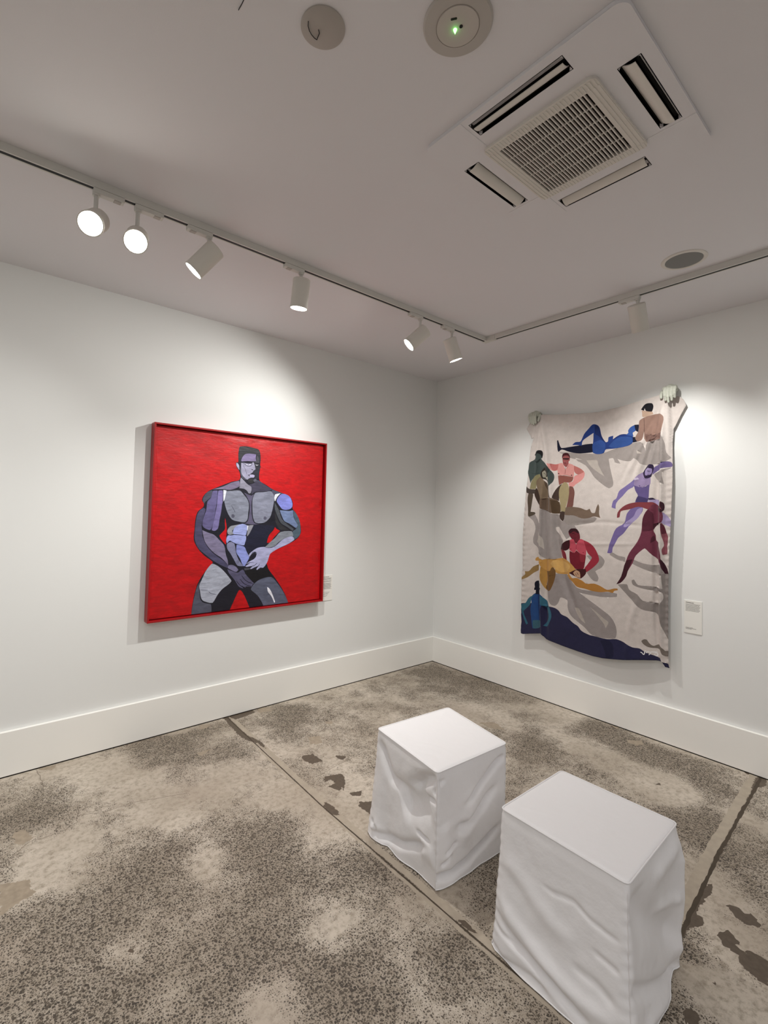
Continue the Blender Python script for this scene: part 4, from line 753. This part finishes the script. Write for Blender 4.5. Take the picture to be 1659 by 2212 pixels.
# ------------------------------------------------------------------ lighting track and spotlights
TY, TX, TW, TH = -1.088, -.668, .034, .032
tr = empty('lighting_track', (TX, TY, CEIL_Z), 'L-shaped white lighting track running along the ceiling', 'lighting track')
def rail(a, b, along):
    def seg(bm, s0, s1, z0, z1, e0, e1, bev=0):
        if along == 'x': box(bm, (e0, TY+s0, z0), (e1, TY+s1, z1), bev)
        else: box(bm, (TX+s0, e0, z0), (TX+s1, e1, z1), bev)
    bm = bmesh.new(); z0, z1 = CEIL_Z-TH, CEIL_Z
    seg(bm, -TW/2, -.0085, z0, z1, a, b, .0008); seg(bm, .0085, TW/2, z0, z1, a, b, .0008); seg(bm, -.0085, .0085, z1-.006, z1-.0005, a, b)
    o = local(obj('rail', bm, WHITE), tr)
    bm = bmesh.new(); seg(bm, -.0084, .0084, z0+.0015, z0+.004, a, b); s = obj('slot', bm, BLACK, o)
    bm = bmesh.new()
    for s0 in (-.0083, .0065): seg(bm, s0, s0+.0018, z0+.006, z1-.0062, a, b)
    obj('conductor_strip', bm, BLACK, o)
rail(-6.2, TX-.02, 'x'); rail(-6.2, TY-.09, 'y')
bm = bmesh.new(); box(bm, (TX-.02, TY-.09, CEIL_Z-TH-.002), (TX+TW/2+.001, TY+TW/2+.001, CEIL_Z), .001); box(bm, (TX-.012, TY-.08, CEIL_Z-TH-.0035), (TX+.010, TY-.02, CEIL_Z-TH), .001)
local(obj('corner_connector', bm, WHITE), tr)

def spotlight(pivot, d, label, along='x', on=True, power=1.0, cone=100, blend=.7, shift=.045, sign=-1):
    p = Vector(pivot); d = Vector(d).normalized()
    r = empty('track_spotlight', (p.x, p.y, CEIL_Z-TH), label, 'spotlight', 'spotlights on the ceiling track')
    q0 = Vector(r.location)
    def L(o): o.location = -q0; return o
    bm = bmesh.new(); c = p.copy(); zc = CEIL_Z-TH; s = shift*sign
    if along == 'x':
        box(bm, (p.x+s-.058, TY-.016, zc-.020), (p.x+s+.058, TY+.016, zc), .003)
    else:
        box(bm, (TX-.016, p.y+s-.058, zc-.020), (TX+.016, p.y+s+.058, zc), .003)
    ad = L(obj('track_adapter', bm, WHITE, r))
    bm = bmesh.new()
    if along == 'x': box(bm, (p.x+s*1.7-.012, TY-.011, zc-.0225), (p.x+s*1.7+.014, TY+.011, zc-.0195), .001)
    else: box(bm, (TX-.011, p.y+s*1.7-.012, zc-.0225), (TX+.011, p.y+s*1.7+.014, zc-.0195), .001)
    obj('adapter_switch', bm, GREYP, ad)
    bm = bmesh.new(); lathe(bm, [(.0085, 0), (.0085, zc-.019-p.z)], p, (0, 0, 1), 20); lathe(bm, [(.014, 0), (.014, .008)], (p.x, p.y, zc-.028), (0, 0, 1), 24)
    L(obj('stem', bm, WHITE, r))
    R = .046; a = p-d*.052; T = .152
    bm = bmesh.new(); lathe(bm, [(R-.004, 0), (R, .003), (R, T-.001), (R-.0015, T), (R-.003, T-.001), (R-.0035, T-.012), (.010, T-.0135)], a, d, 56, cap=False)
    lathe(bm, [(.0001, .0), (R-.004, 0)], a, d, 56, cap=False)
    body = L(obj('lamp_body', bm, CREAM, r, True, 35))
    bm = bmesh.new(); lathe(bm, [(R+.0012, T-.007), (R+.0012, T+.001), (R-.003, T+.001), (R-.0035, T-.004)], a, d, 56, cap=False)
    obj('bezel', bm, CREAM, body, True, 35)
    bm = bmesh.new(); lathe(bm, [(.0001, T-.0045), (R-.0038, T-.0045)], a, d, 56, cap=False)
    L(obj('lens', bm, LENS if on else GREYP, r))
    if on:
        ld = bpy.data.lights.new('spot_beam', 'SPOT'); ld.energy = SPOT_W*power; ld.spot_size = math.radians(cone); ld.spot_blend = blend; ld.color = (1, .995, .955); ld.shadow_soft_size = .012
        lo = bpy.data.objects.new('spot_beam', ld); COL.objects.link(lo); lo.parent = r
        lo.location = a+d*(T+.006)-q0; lo.rotation_euler = d.to_track_quat('-Z', 'Y').to_euler()
    return r
spotlight((-3.257, -1.088, 2.636), (-0.28, -0.78, -0.56), 'lit spotlight turned towards the viewer, furthest left on the track', 'x', power=0.4, cone=70, blend=0.6, sign=1)
spotlight((-3.100, -1.088, 2.625), (-0.22, -0.80, -0.55), 'lit spotlight turned towards the viewer, second from the left on the track', 'x', power=0.4, cone=70, blend=0.6, sign=1)
spotlight((-2.790, -1.088, 2.661), (-0.56, 0.33, -0.76), 'tilted spotlight slanting down to the left, right of the two dazzling ones', 'x', power=0.6, cone=100, blend=1, sign=-1)
spotlight((-2.287, -1.088, 2.662), (0.00, 0.16, -0.99), 'spotlight hanging almost straight down, above the right half of the red painting', 'x', power=1.4, cone=124, blend=0.8, sign=-1)
spotlight((-1.374, -1.088, 2.643), (-0.60, 0.42, -0.68), 'spotlight angled left towards the red painting, seen as a bright slanted oval', 'x', power=1.4, cone=122, blend=0.8, sign=-1)
spotlight((-1.058, -1.088, 2.645), (0.34, -0.12, -0.93), 'spotlight nearest the corner of the track, its lens a thin bright line', 'x', power=1.0, cone=114, blend=0.8, sign=-1)
spotlight((-0.668, -2.148, 2.665), (0.47, 0.02, -0.88), 'spotlight above the printed cloth on the right arm of the track, lens facing away', 'y', power=0.8, cone=92, blend=1, sign=1)
# two more lamps added on the track, out of view, to brighten the walls
spotlight((-4.05, -1.088, 2.70), (-.25, .5, -.8), 'unseen spotlight added on the track past the left edge of view', 'x', power=.6, cone=100, blend=1)
spotlight((-.668, -3.15, 2.70), (.5, .05, -.86), 'unseen spotlight added on the track past the right edge of view', 'y', power=.6, cone=100, blend=1)
for i, (x, y) in enumerate(FILL_PANELS):  # housings and glowing faces of the added fill panels
    r = empty('added_fill_panel', (x, y, CEIL_Z), ('square fill panel added unseen behind the viewer, nearest the left wall', 'square fill panel added unseen behind the viewer, nearest the right wall', 'square fill panel added unseen behind the viewer, furthest from both walls')[i], 'fill light', 'added fill panels')
    bm = bmesh.new()
    for lo, hi in (((-.6, -.6), (.6, -.56)), ((-.6, .56), (.6, .6)), ((-.6, -.56), (-.56, .56)), ((.56, -.56), (.6, .56))): box(bm, (*lo, -.03), (*hi, 0), .002)
    obj('frame', bm, WHITE, r)
    bm = bmesh.new(); box(bm, (-.56, -.56, -.024), (.56, .56, -.014)); obj('diffuser', bm, mat('fill_diffuser', (240, 240, 240), .5, .3, emit=(1, .985, .965, 1.5)), r)

# ------------------------------------------------------------------ ceiling cassette air conditioner
ac = empty('air_conditioner', (ACX, ACY, CEIL_Z), 'square white ceiling cassette air conditioner with a slatted grille', 'air conditioner')
def acl(o): return local(o, ac)
def rrect(cx, cy, hx, hy, r, n=8):
    o = []
    for sx, sy, a0 in ((1, 1, 0), (-1, 1, 90), (-1, -1, 180), (1, -1, 270)):
        for i in range(n+1):
            a = math.radians(a0+90*i/n); o.append((cx+sx*(hx-r)+r*math.cos(a), cy+sy*(hy-r)+r*math.sin(a)))
    return np.array(o)
def plate(outer, holes, z0, z1):
    V = [Vector(p) for p in outer]; E = [(i, (i+1) % len(outer)) for i in range(len(outer))]
    for hl in holes:
        k = len(V); V += [Vector(p) for p in hl]; E += [(k+i, k+(i+1) % len(hl)) for i in range(len(hl))]
    r = geometry.delaunay_2d_cdt(V, E, [], 0, 1e-6, False); P = np.array([(v.x, v.y) for v in r[0]]); F = np.array(r[2]); C = P[F].mean(1)
    k = inside(C, outer)
    for hl in holes: k &= ~inside(C, hl)
    bm = bmesh.new(); vs = [bm.verts.new((x, y, z0)) for x, y in P]
    for f in F[k]: bm.faces.new([vs[i] for i in f])
    ex = bmesh.ops.extrude_face_region(bm, geom=bm.faces[:]); bmesh.ops.translate(bm, vec=(0, 0, z1-z0), verts=[v for v in ex['geom'] if isinstance(v, bmesh.types.BMVert)])
    bmesh.ops.recalc_face_normals(bm, faces=bm.faces[:]); return bm
zl = CEIL_Z-.012; slots = []
for dx, dy in ((-.292, 0), (.292, 0), (0, .278), (0, -.278)):
    hx, hy = (.030, .162) if dx else (.162, .030); slots.append((ACX+dx, ACY+dy, hx, hy, dx, dy))
holes = [rrect(a, b, c, d_, .008, 3) for a, b, c, d_, _, _ in slots]+[rrect(ACX+.004, ACY, .17, .163, .004, 2)]
acl(obj('panel', plate(rrect(ACX, ACY, .352, .345, .035), holes, zl, CEIL_Z-.0005), CEIL))
for sx in (-1, 1):
    for sy in (-1, 1):
        cx, cy = ACX+sx*.268, ACY+sy*.262
        pl = np.array([(ACX+sx*.178, ACY+sy*.345), (ACX+sx*.178, ACY+sy*.205), (ACX+sx*.205, ACY+sy*.178), (ACX+sx*.352, ACY+sy*.178)]+
                      [(ACX+sx*(.317+.035*math.cos(a)), ACY+sy*(.31+.035*math.sin(a))) for a in np.linspace(0, math.pi/2, 8)])
        if sx*sy < 0: pl = pl[::-1]
        acl(obj('corner_cover', plate(pl, [], zl-.0012, zl+.0005), CEIL))
bm = bmesh.new()
box(bm, (ACX-.29, ACY-.29, CEIL_Z+.10), (ACX+.29, ACY+.29, CEIL_Z+.11))
for lo, hi in (((-.298, -.298), (-.29, .298)), ((.29, -.298), (.298, .298)), ((-.29, -.298), (.29, -.29)), ((-.29, .29), (.29, .298))):
    box(bm, (ACX+lo[0], ACY+lo[1], CEIL_Z), (ACX+hi[0], ACY+hi[1], CEIL_Z+.11))
acl(obj('housing', bm, DARK))
for a, b, hx, hy, dx, dy in slots:
    ox, oy = (1 if dx > 0 else -1 if dx < 0 else 0), (1 if dy > 0 else -1 if dy < 0 else 0)
    bm = bmesh.new(); prof = []
    W = .040
    for k in range(7):
        t = k/6; s = -.026+W*t; zz = zl+.012-.020*t-.006*math.sin(math.pi*t)
        prof.append((s, zz))
    rows = []
    for s, zz in prof:
        ln = hy if dx else hx
        pts = [(a+ox*s, b-ln+.006, zz), (a+ox*s, b+ln-.006, zz)] if dx else [(a-ln+.006, b+oy*s, zz), (a+ln-.006, b+oy*s, zz)]
        rows.append([bm.verts.new(p) for p in pts])
    for r0, r1 in zip(rows, rows[1:]): bm.faces.new((r0[0], r0[1], r1[1], r1[0]))
    ex = bmesh.ops.extrude_face_region(bm, geom=bm.faces[:]); bmesh.ops.translate(bm, vec=(0, 0, .003), verts=[v for v in ex['geom'] if isinstance(v, bmesh.types.BMVert)])
    bmesh.ops.recalc_face_normals(bm, faces=bm.faces[:])
    acl(obj('louvre_flap', bm, PLAST, smooth=True, angle=40))
    bm = bmesh.new(); w = .0025
    box(bm, (a-hx-w, b-hy-w, zl), (a-hx, b+hy+w, CEIL_Z+.05)); box(bm, (a+hx, b-hy-w, zl), (a+hx+w, b+hy+w, CEIL_Z+.05))
    box(bm, (a-hx, b-hy-w, zl), (a+hx, b-hy, CEIL_Z+.05)); box(bm, (a-hx, b+hy, zl), (a+hx, b+hy+w, CEIL_Z+.05))
    acl(obj('air_duct', bm, mat('dark_duct', (44, 41, 38), .7, .2)))
GH = .198; IX, IY = .165, .158
gr = acl(obj('grille', plate(rrect(ACX, ACY, GH+.005, GH, .018, 6), [rrect(ACX+.004, ACY, IX, IY, .004, 2)], zl-.010, zl+.001), PLAST))
bm = bmesh.new(); n = 26
for i in range(n+1):
    yy = ACY-IY+(2*IY)*i/n; box(bm, (ACX+.004-IX, yy-.0018, zl-.0095), (ACX+.004+IX, yy+.0018, zl-.0015))
for i in range(1, 5):
    xx = ACX+.004-IX+2*IX*i/5; box(bm, (xx-.0012, ACY-IY, zl-.007), (xx+.0012, ACY+IY, zl-.002))
for i in range(34):                                            # raised ribs of the surround
    yy = ACY-GH+.008+(2*GH-.016)*i/33
    for x0, x1 in ((-GH+.002, -IX-.001), (IX+.009, GH+.002)): box(bm, (ACX+x0, yy-.0018, zl-.0118), (ACX+x1, yy+.0018, zl-.0098))
for k in range(3):
    for sgn in (-1, 1):
        yy = ACY+sgn*(IY+.010+.0125*k); box(bm, (ACX-IX, yy-.0018, zl-.0118), (ACX+IX+.008, yy+.0018, zl-.0098))
obj('slats', bm, PLAST, gr)
bm = bmesh.new(); box(bm, (ACX-.185, ACY-.18, zl+.022), (ACX+.195, ACY+.18, zl+.026)); acl(obj('filter', bm, mat('filter_mesh_brown', (40, 36, 33), .8, .1)))

# ------------------------------------------------------------------ other ceiling fittings
e = empty('emergency_light', (-2.645, -2.452, CEIL_Z), 'large round grey ceiling fitting with a lit green indicator', 'emergency light')
bm = bmesh.new(); lathe(bm, [(.092, 0), (.092, -.003), (.088, -.007), (.058, -.009), (.0575, -.0075), (.056, -.0075)], (0, 0, 0), (0, 0, 1), 64, cap=False); obj('rim', bm, GREYP, e, True, 35)
bm = bmesh.new(); lathe(bm, [(.0560, -.0068), (.055, -.0105), (.0001, -.0112)], (0, 0, 0), (0, 0, 1), 64, cap=False); obj('cover', bm, mat('warm_grey_plastic', (196, 188, 182), .5, .3), e, True, 35)
bm = bmesh.new(); lathe(bm, [(.0001, -.0245), (.004, -.015), (.0052, -.010)], (-.001, .008, 0), (0, 0, 1), 20, cap=False); obj('indicator_lamp', bm, GREEN, e, True)
bm = bmesh.new(); lathe(bm, [(.0045, -.0108), (.0045, -.0125), (.002, -.0125)], (.004, -.008, 0), (0, 0, 1), 16); obj('test_button', bm, BLACK, e)
bm = bmesh.new()
for x, y_ in ((-.028, -.004), (-.022, -.012), (-.025, -.008)): lathe(bm, [(.0032, -.0108), (.0032, -.0118)], (x, y_, 0), (0, 0, 1), 10)
obj('printed_mark', bm, BLACK, e)
e = empty('ceiling_speaker', (-.856, -2.437, CEIL_Z), 'round speaker with a grey mesh centre recessed in the ceiling above the cloth', 'ceiling speaker')
bm = bmesh.new(); lathe(bm, [(.100, 0), (.100, -.002), (.096, -.005), (.084, -.0055), (.082, -.003)], (0, 0, 0), (0, 0, 1), 64, cap=False); obj('rim', bm, PLAST, e, True, 35)
bm = bmesh.new(); lathe(bm, [(.082, -.0032), (.04, -.0048), (.0001, -.005)], (0, 0, 0), (0, 0, 1), 64, cap=False); obj('speaker_mesh', bm, mat('grey_perforated_metal', (128, 128, 126), .6, .3, var=(900, .25)), e, True)
e = empty('blanking_plate', (-2.912, -2.207, CEIL_Z), 'small plain grey disc on the ceiling with a loose black wire', 'ceiling plate')
bm = bmesh.new(); lathe(bm, [(.060, 0), (.060, -.003), (.0575, -.0045), (.0001, -.005)], (0, 0, 0), (0, 0, 1), 56, cap=False); obj('disc', bm, mat('dull_grey_plastic', (178, 171, 165), .55, .3), e, True, 35)
bm = bmesh.new(); tube(bm, [(-0.0432, 0.0057, -0.0075), (-0.037, 0.0165, -0.0075), (-0.0279, 0.025, -0.0075), (-0.0168, 0.0305, -0.0075), (-0.0061, 0.0331, -0.0075), (0.0022, 0.0329, -0.0075), (-0.0005, 0.0232, -0.0075), (-0.0026, 0.0132, -0.0075), (-0.0102, 0.0064, -0.0075)], .0011, 6); obj('loose_wire', bm, BLACK, e)
bm = bmesh.new(); tube(bm, [(-3.1075, -2.1014, 2.798), (-3.1083, -2.1277, 2.7955), (-3.1091, -2.1540, 2.798)], .0011, 6)
tagk(obj('ceiling_wire', bm, BLACK), 'short thin black wire lying against the ceiling at the top edge', 'wire')

# ------------------------------------------------------------------ fabric covered cube stools
FAB = mat('white_cotton_cover', (238, 236, 237), .85, .15, bump=(28, .30, .006), sheen=.1)
SEAM = mat('cotton_thread', (230, 226, 226), .9, .1)
def stool(quad, top, hem, folds, label, seed, topfolds=()):
    Q = [np.array(p) for p in quad]; c = sum(Q)/4; rad = .016
    r = empty('covered_stool', (c[0], c[1], 0), label, 'stool', 'white covered cube stools')
    per = []                                      # (xy, normal, side, distance along side, side length)
    for i in range(4):
        a, b = Q[i], Q[(i+1) % 4]; Ls = np.linalg.norm(b-a); d = (b-a)/Ls; n = np.array([d[1], -d[0]])
        if n@(a-c) < 0: n = -n
        m = int(Ls/.005)
        for j in range(m):
            s = Ls*j/m; p = a+d*s; nn = n.copy()
            e = min(s, Ls-s)
            if e < rad:
                t = (rad-e)/rad; adj = -d if s < rad else d
                p = p-(n+adj)*rad*.26*t*t; nn = n*(1-.5*t)+adj*.5*t; nn /= np.linalg.norm(nn)
            per.append((p, nn, i, s, Ls))
    NP_ = len(per)
    V = []; R1 = 84
    S = np.array([p[3] for p in per]); SD = np.array([p[2] for p in per]); XY = np.array([p[0] for p in per]); NN = np.array([p[1] for p in per]); LS = np.array([p[4] for p in per])
    def hemv(side, t):
        h = hem.get(side, [(0, .01, .004), (1, .01, .004)]); h = np.array(h)
        return np.interp(t, h[:, 0], h[:, 1]), np.interp(t, h[:, 0], h[:, 2])
    HO = np.zeros(NP_); HZ = np.zeros(NP_)
    for i in range(4):
        m = SD == i; HO[m], HZ[m] = hemv(i, S[m]/LS[m])
    k = 5; HO = np.convolve(np.r_[HO[-k:], HO, HO[:k]], np.ones(2*k+1)/(2*k+1), 'same')[k:-k]; HZ = np.convolve(np.r_[HZ[-k:], HZ, HZ[:k]], np.ones(2*k+1)/(2*k+1), 'same')[k:-k]
    rows = []
    nt = 26
    for j in range(nt):                           # top surface rings, centre to rim
        t = (j+.0)/(nt-1); t = max(t, .001); x = c+(XY-c)*t
        zz = np.full(NP_, top-.0005) - (.0045*np.clip((t-.985)/.015, 0, 1)**2)
        for pl, amp, w in topfolds: zz += fold(x[:, 0], x[:, 1], pl, amp, w)
        zz += np.array([.0012*noise.noise(Vector((a*9, b*9, seed))) for a, b in x])*(1-t**8)
        zz -= .004*(1-np.minimum(1, np.linalg.norm(x-c, axis=1)/.2)**2)*(1 if seed > 3 else .3)
        rows.append(np.column_stack([x, zz]))
    for j in range(1, R1+1):
        v = j/R1; zl_ = top-.004-(top-.004-HZ)*v
        flare = HO*(v**1.6)
        disp = flare+.003*np.clip(v*12, 0, 1)
        for side, pl, amp, w, *sd in folds:
            m = SD == side
            if not m.any(): continue
            f = fold(S[m], zl_[m], [(a/1000, b/1000) for a, b in np.array(pl).reshape(-1, 2)], amp, w, *(sd or []))
            e = np.clip(np.minimum(S[m], LS[m]-S[m])/.018, 0, 1)
            disp[m] += f*(e*.85+.15)*min(1, v*9)
        disp += np.array([.0035*noise.noise(Vector((a*5+seed, b*5, zz*4)))+.0014*noise.noise(Vector((a*30, b*30, zz*16+seed)))+.0045*abs(noise.noise(Vector((a*8+seed, b*8, zz*7+a*6))))*(1 if seed > 3 else .6) for (a, b), zz in zip(XY, zl_)])*min(1, v*5)
        corner = np.exp(-(np.minimum(S, LS-S)/.012)**2)
        disp += corner*.0022*np.sin(zl_*170+seed)*min(1, v*6)*.6
        x = XY+NN*disp[:, None]; rows.append(np.column_stack([x, zl_]))
    V = np.vstack(rows); Fc = []
    for j in range(len(rows)-1):
        a = j*NP_; b = a+NP_
        for i in range(NP_): i2 = (i+1) % NP_; Fc.append((a+i, a+i2, b+i2, b+i))
    Fc.append(tuple(range(NP_))[::-1])
    me = bpy.data.meshes.new('slipcover'); V2 = V-np.array([c[0], c[1], 0]); me.from_pydata(V2.tolist(), [], Fc)
    bm = bmesh.new(); bm.from_mesh(me); bmesh.ops.recalc_face_normals(bm, faces=bm.faces[:]); bm.to_mesh(me); bm.free()
    o = objm('slipcover', me, FAB, r, True)
    so = o.modifiers.new('thickness', 'SOLIDIFY'); so.thickness = .0018; so.offset = -1
    # seam round the top and hem roll
    def loop(rowi, rad_, name, dz=0, out=0):
        R = rows[rowi]; bm = bmesh.new(); pts = [(p[0]-c[0]+n_[0]*out, p[1]-c[1]+n_[1]*out, p[2]+dz) for p, n_ in zip(R[::2], NN[::2])]
        tube(bm, pts, rad_, 8, closed=True); obj(name, bm, FAB, r, True)
    starts = [next(i for i in range(NP_) if SD[i] == k) for k in range(4)]
    for ci in starts:
        bm = bmesh.new(); tube(bm, [(R[ci][0]-c[0]+NN[ci][0]*.0002, R[ci][1]-c[1]+NN[ci][1]*.0002, R[ci][2]) for R in rows[nt+2::3]], .0014, 6); obj('side_seam', bm, SEAM, r, True)
    loop(nt-1, .0026, 'top_seam', .0012, .001)
    loop(len(rows)-1, .0022, 'hem', .001, 0)
    return r
NEARF = [(0, [0,129,70,93,150,74,227,55,306,34,343,26], -0.0163, 0.016),
  (0, [0,129,70,93,150,74,227,55,306,34,343,26], 0.0075, 0.035),
  (0, [-3,314,67,296,147,249,209,220,289,209], 0.0075, 0.028),
  (0, [160,312,199,309,265,325,323,304,377,299,404,301], -0.005, 0.007),
  (0, [-7,201,60,148,176,105,267,82,343,77,405,81], 0.01, 0.022),
  (0, [-18,88,26,79,109,72], -0.0075, 0.008),
  (0, [-17,20,37,4,141,25,211,20], -0.01, 0.011),
  (0, [266,148,342,147,402,125], -0.0063, 0.014),
  (0, [327,228,377,223,405,219], -0.005, 0.008),
  (1, [17,423,113,325,250,218,432,95], -0.025, 0.045),
  (1, [-24,200,95,129,274,48,433,5], -0.0175, 0.02),
  (1, [68,52,166,34,333,-11], 0.01, 0.02),
  (1, [379,460,318,406,163,405], 0.015, 0.035),
  (1, [217,285,393,242], 0.01, 0.02),
  (1, [395,440,412,300,415,120,410,40], .026, .05),
  (2, [5,440,10,250,10,60], .022, .06)]
FARF = [(0, [22,427,80,354,127,300,234,296], -0.0244, 0.022),
  (0, [429,454,335,394,247,319], -0.0375, 0.022),
  (0, [195,232,287,281,373,337], -0.045, 0.06),
  (0, [6,29,100,32,214,67,367,144], -0.03, 0.016),
  (0, [304,171,390,172], -0.015, 0.008),
  (0, [361,339,443,348], -0.015, 0.008),
  (0, [20,76,61,47], -0.015, 0.01),
  (1, [409,421,344,390,241,326,165,293], -0.0281, 0.014),
  (1, [359,304,273,241,185,202,111,210], -0.0263, 0.018),
  (1, [383,122,289,81,183,53,88,40,8,56], -0.0375, 0.014),
  (1, [118,155,43,144], -0.015, 0.008),
  (1, [86,123,33,92], -0.0131, 0.008),
  (0, [330,120,420,130], .012, .04),
  (1, [180,350,200,250,150,120], .010, .04),
  (1, [40,260,60,100], .012, .035),
  (0, [20,60,120,0], .02, .03),
  (0,[415,440,425,400,410,370],-.014,.012),
  (1,[8,440,20,420,40,432],-.012,.008)]
stool([(-2.129, -2.270), (-2.138, -2.691), (-1.722, -2.680), (-1.729, -2.276)], .470,
      {0: [(0, .030, .004), (.1, .040, .004), (.5, .036, .004), (1, .030, .004)], 1: [(0, .026, .004), (.5, .018, .004), (.85, .0, .004), (1, -.004, .004)], 2: [(0, .02, .004), (1, .01, .004)], 3: [(0, .01, .004), (1, .02, .004)]},
      NEARF, 'white fabric covered cube stool with a neat crisp top, the one nearest the viewer', 2.0,
      [([(-2.08, -2.30), (-2.02, -2.42)], .0012, .008), ([(-2.0, -2.34), (-1.9, -2.36)], -.001, .01)])
stool([(-2.083, -1.559), (-2.143, -1.986), (-1.714, -2.010), (-1.631, -1.600)], .470,
      {0: [(0, .040, .006), (.12, .046, .005), (.24, .004, .004), (.5, .016, .004), (.7, -.010, .006), (1, -.020, .004)], 1: [(0, -.020, .004), (.12, .0, .004), (.6, -.006, .004), (1, -.008, .004)], 2: [(0, .0, .004), (1, .01, .004)], 3: [(0, .01, .004), (1, .03, .006)]},
      FARF, 'baggy white covered cube stool with twisted folds, standing behind the nearer one', 5.0,
      [([(-2.06, -1.72), (-2.0, -1.84), (-1.98, -1.93)], .0022, .010), ([(-2.03, -1.64), (-2.0, -1.75)], -.0018, .010), ([(-2.1, -1.8), (-2.05, -1.9), (-2.08, -1.95)], -.0024, .012), ([(-1.75, -1.65), (-1.68, -1.63)], .0015, .01)])
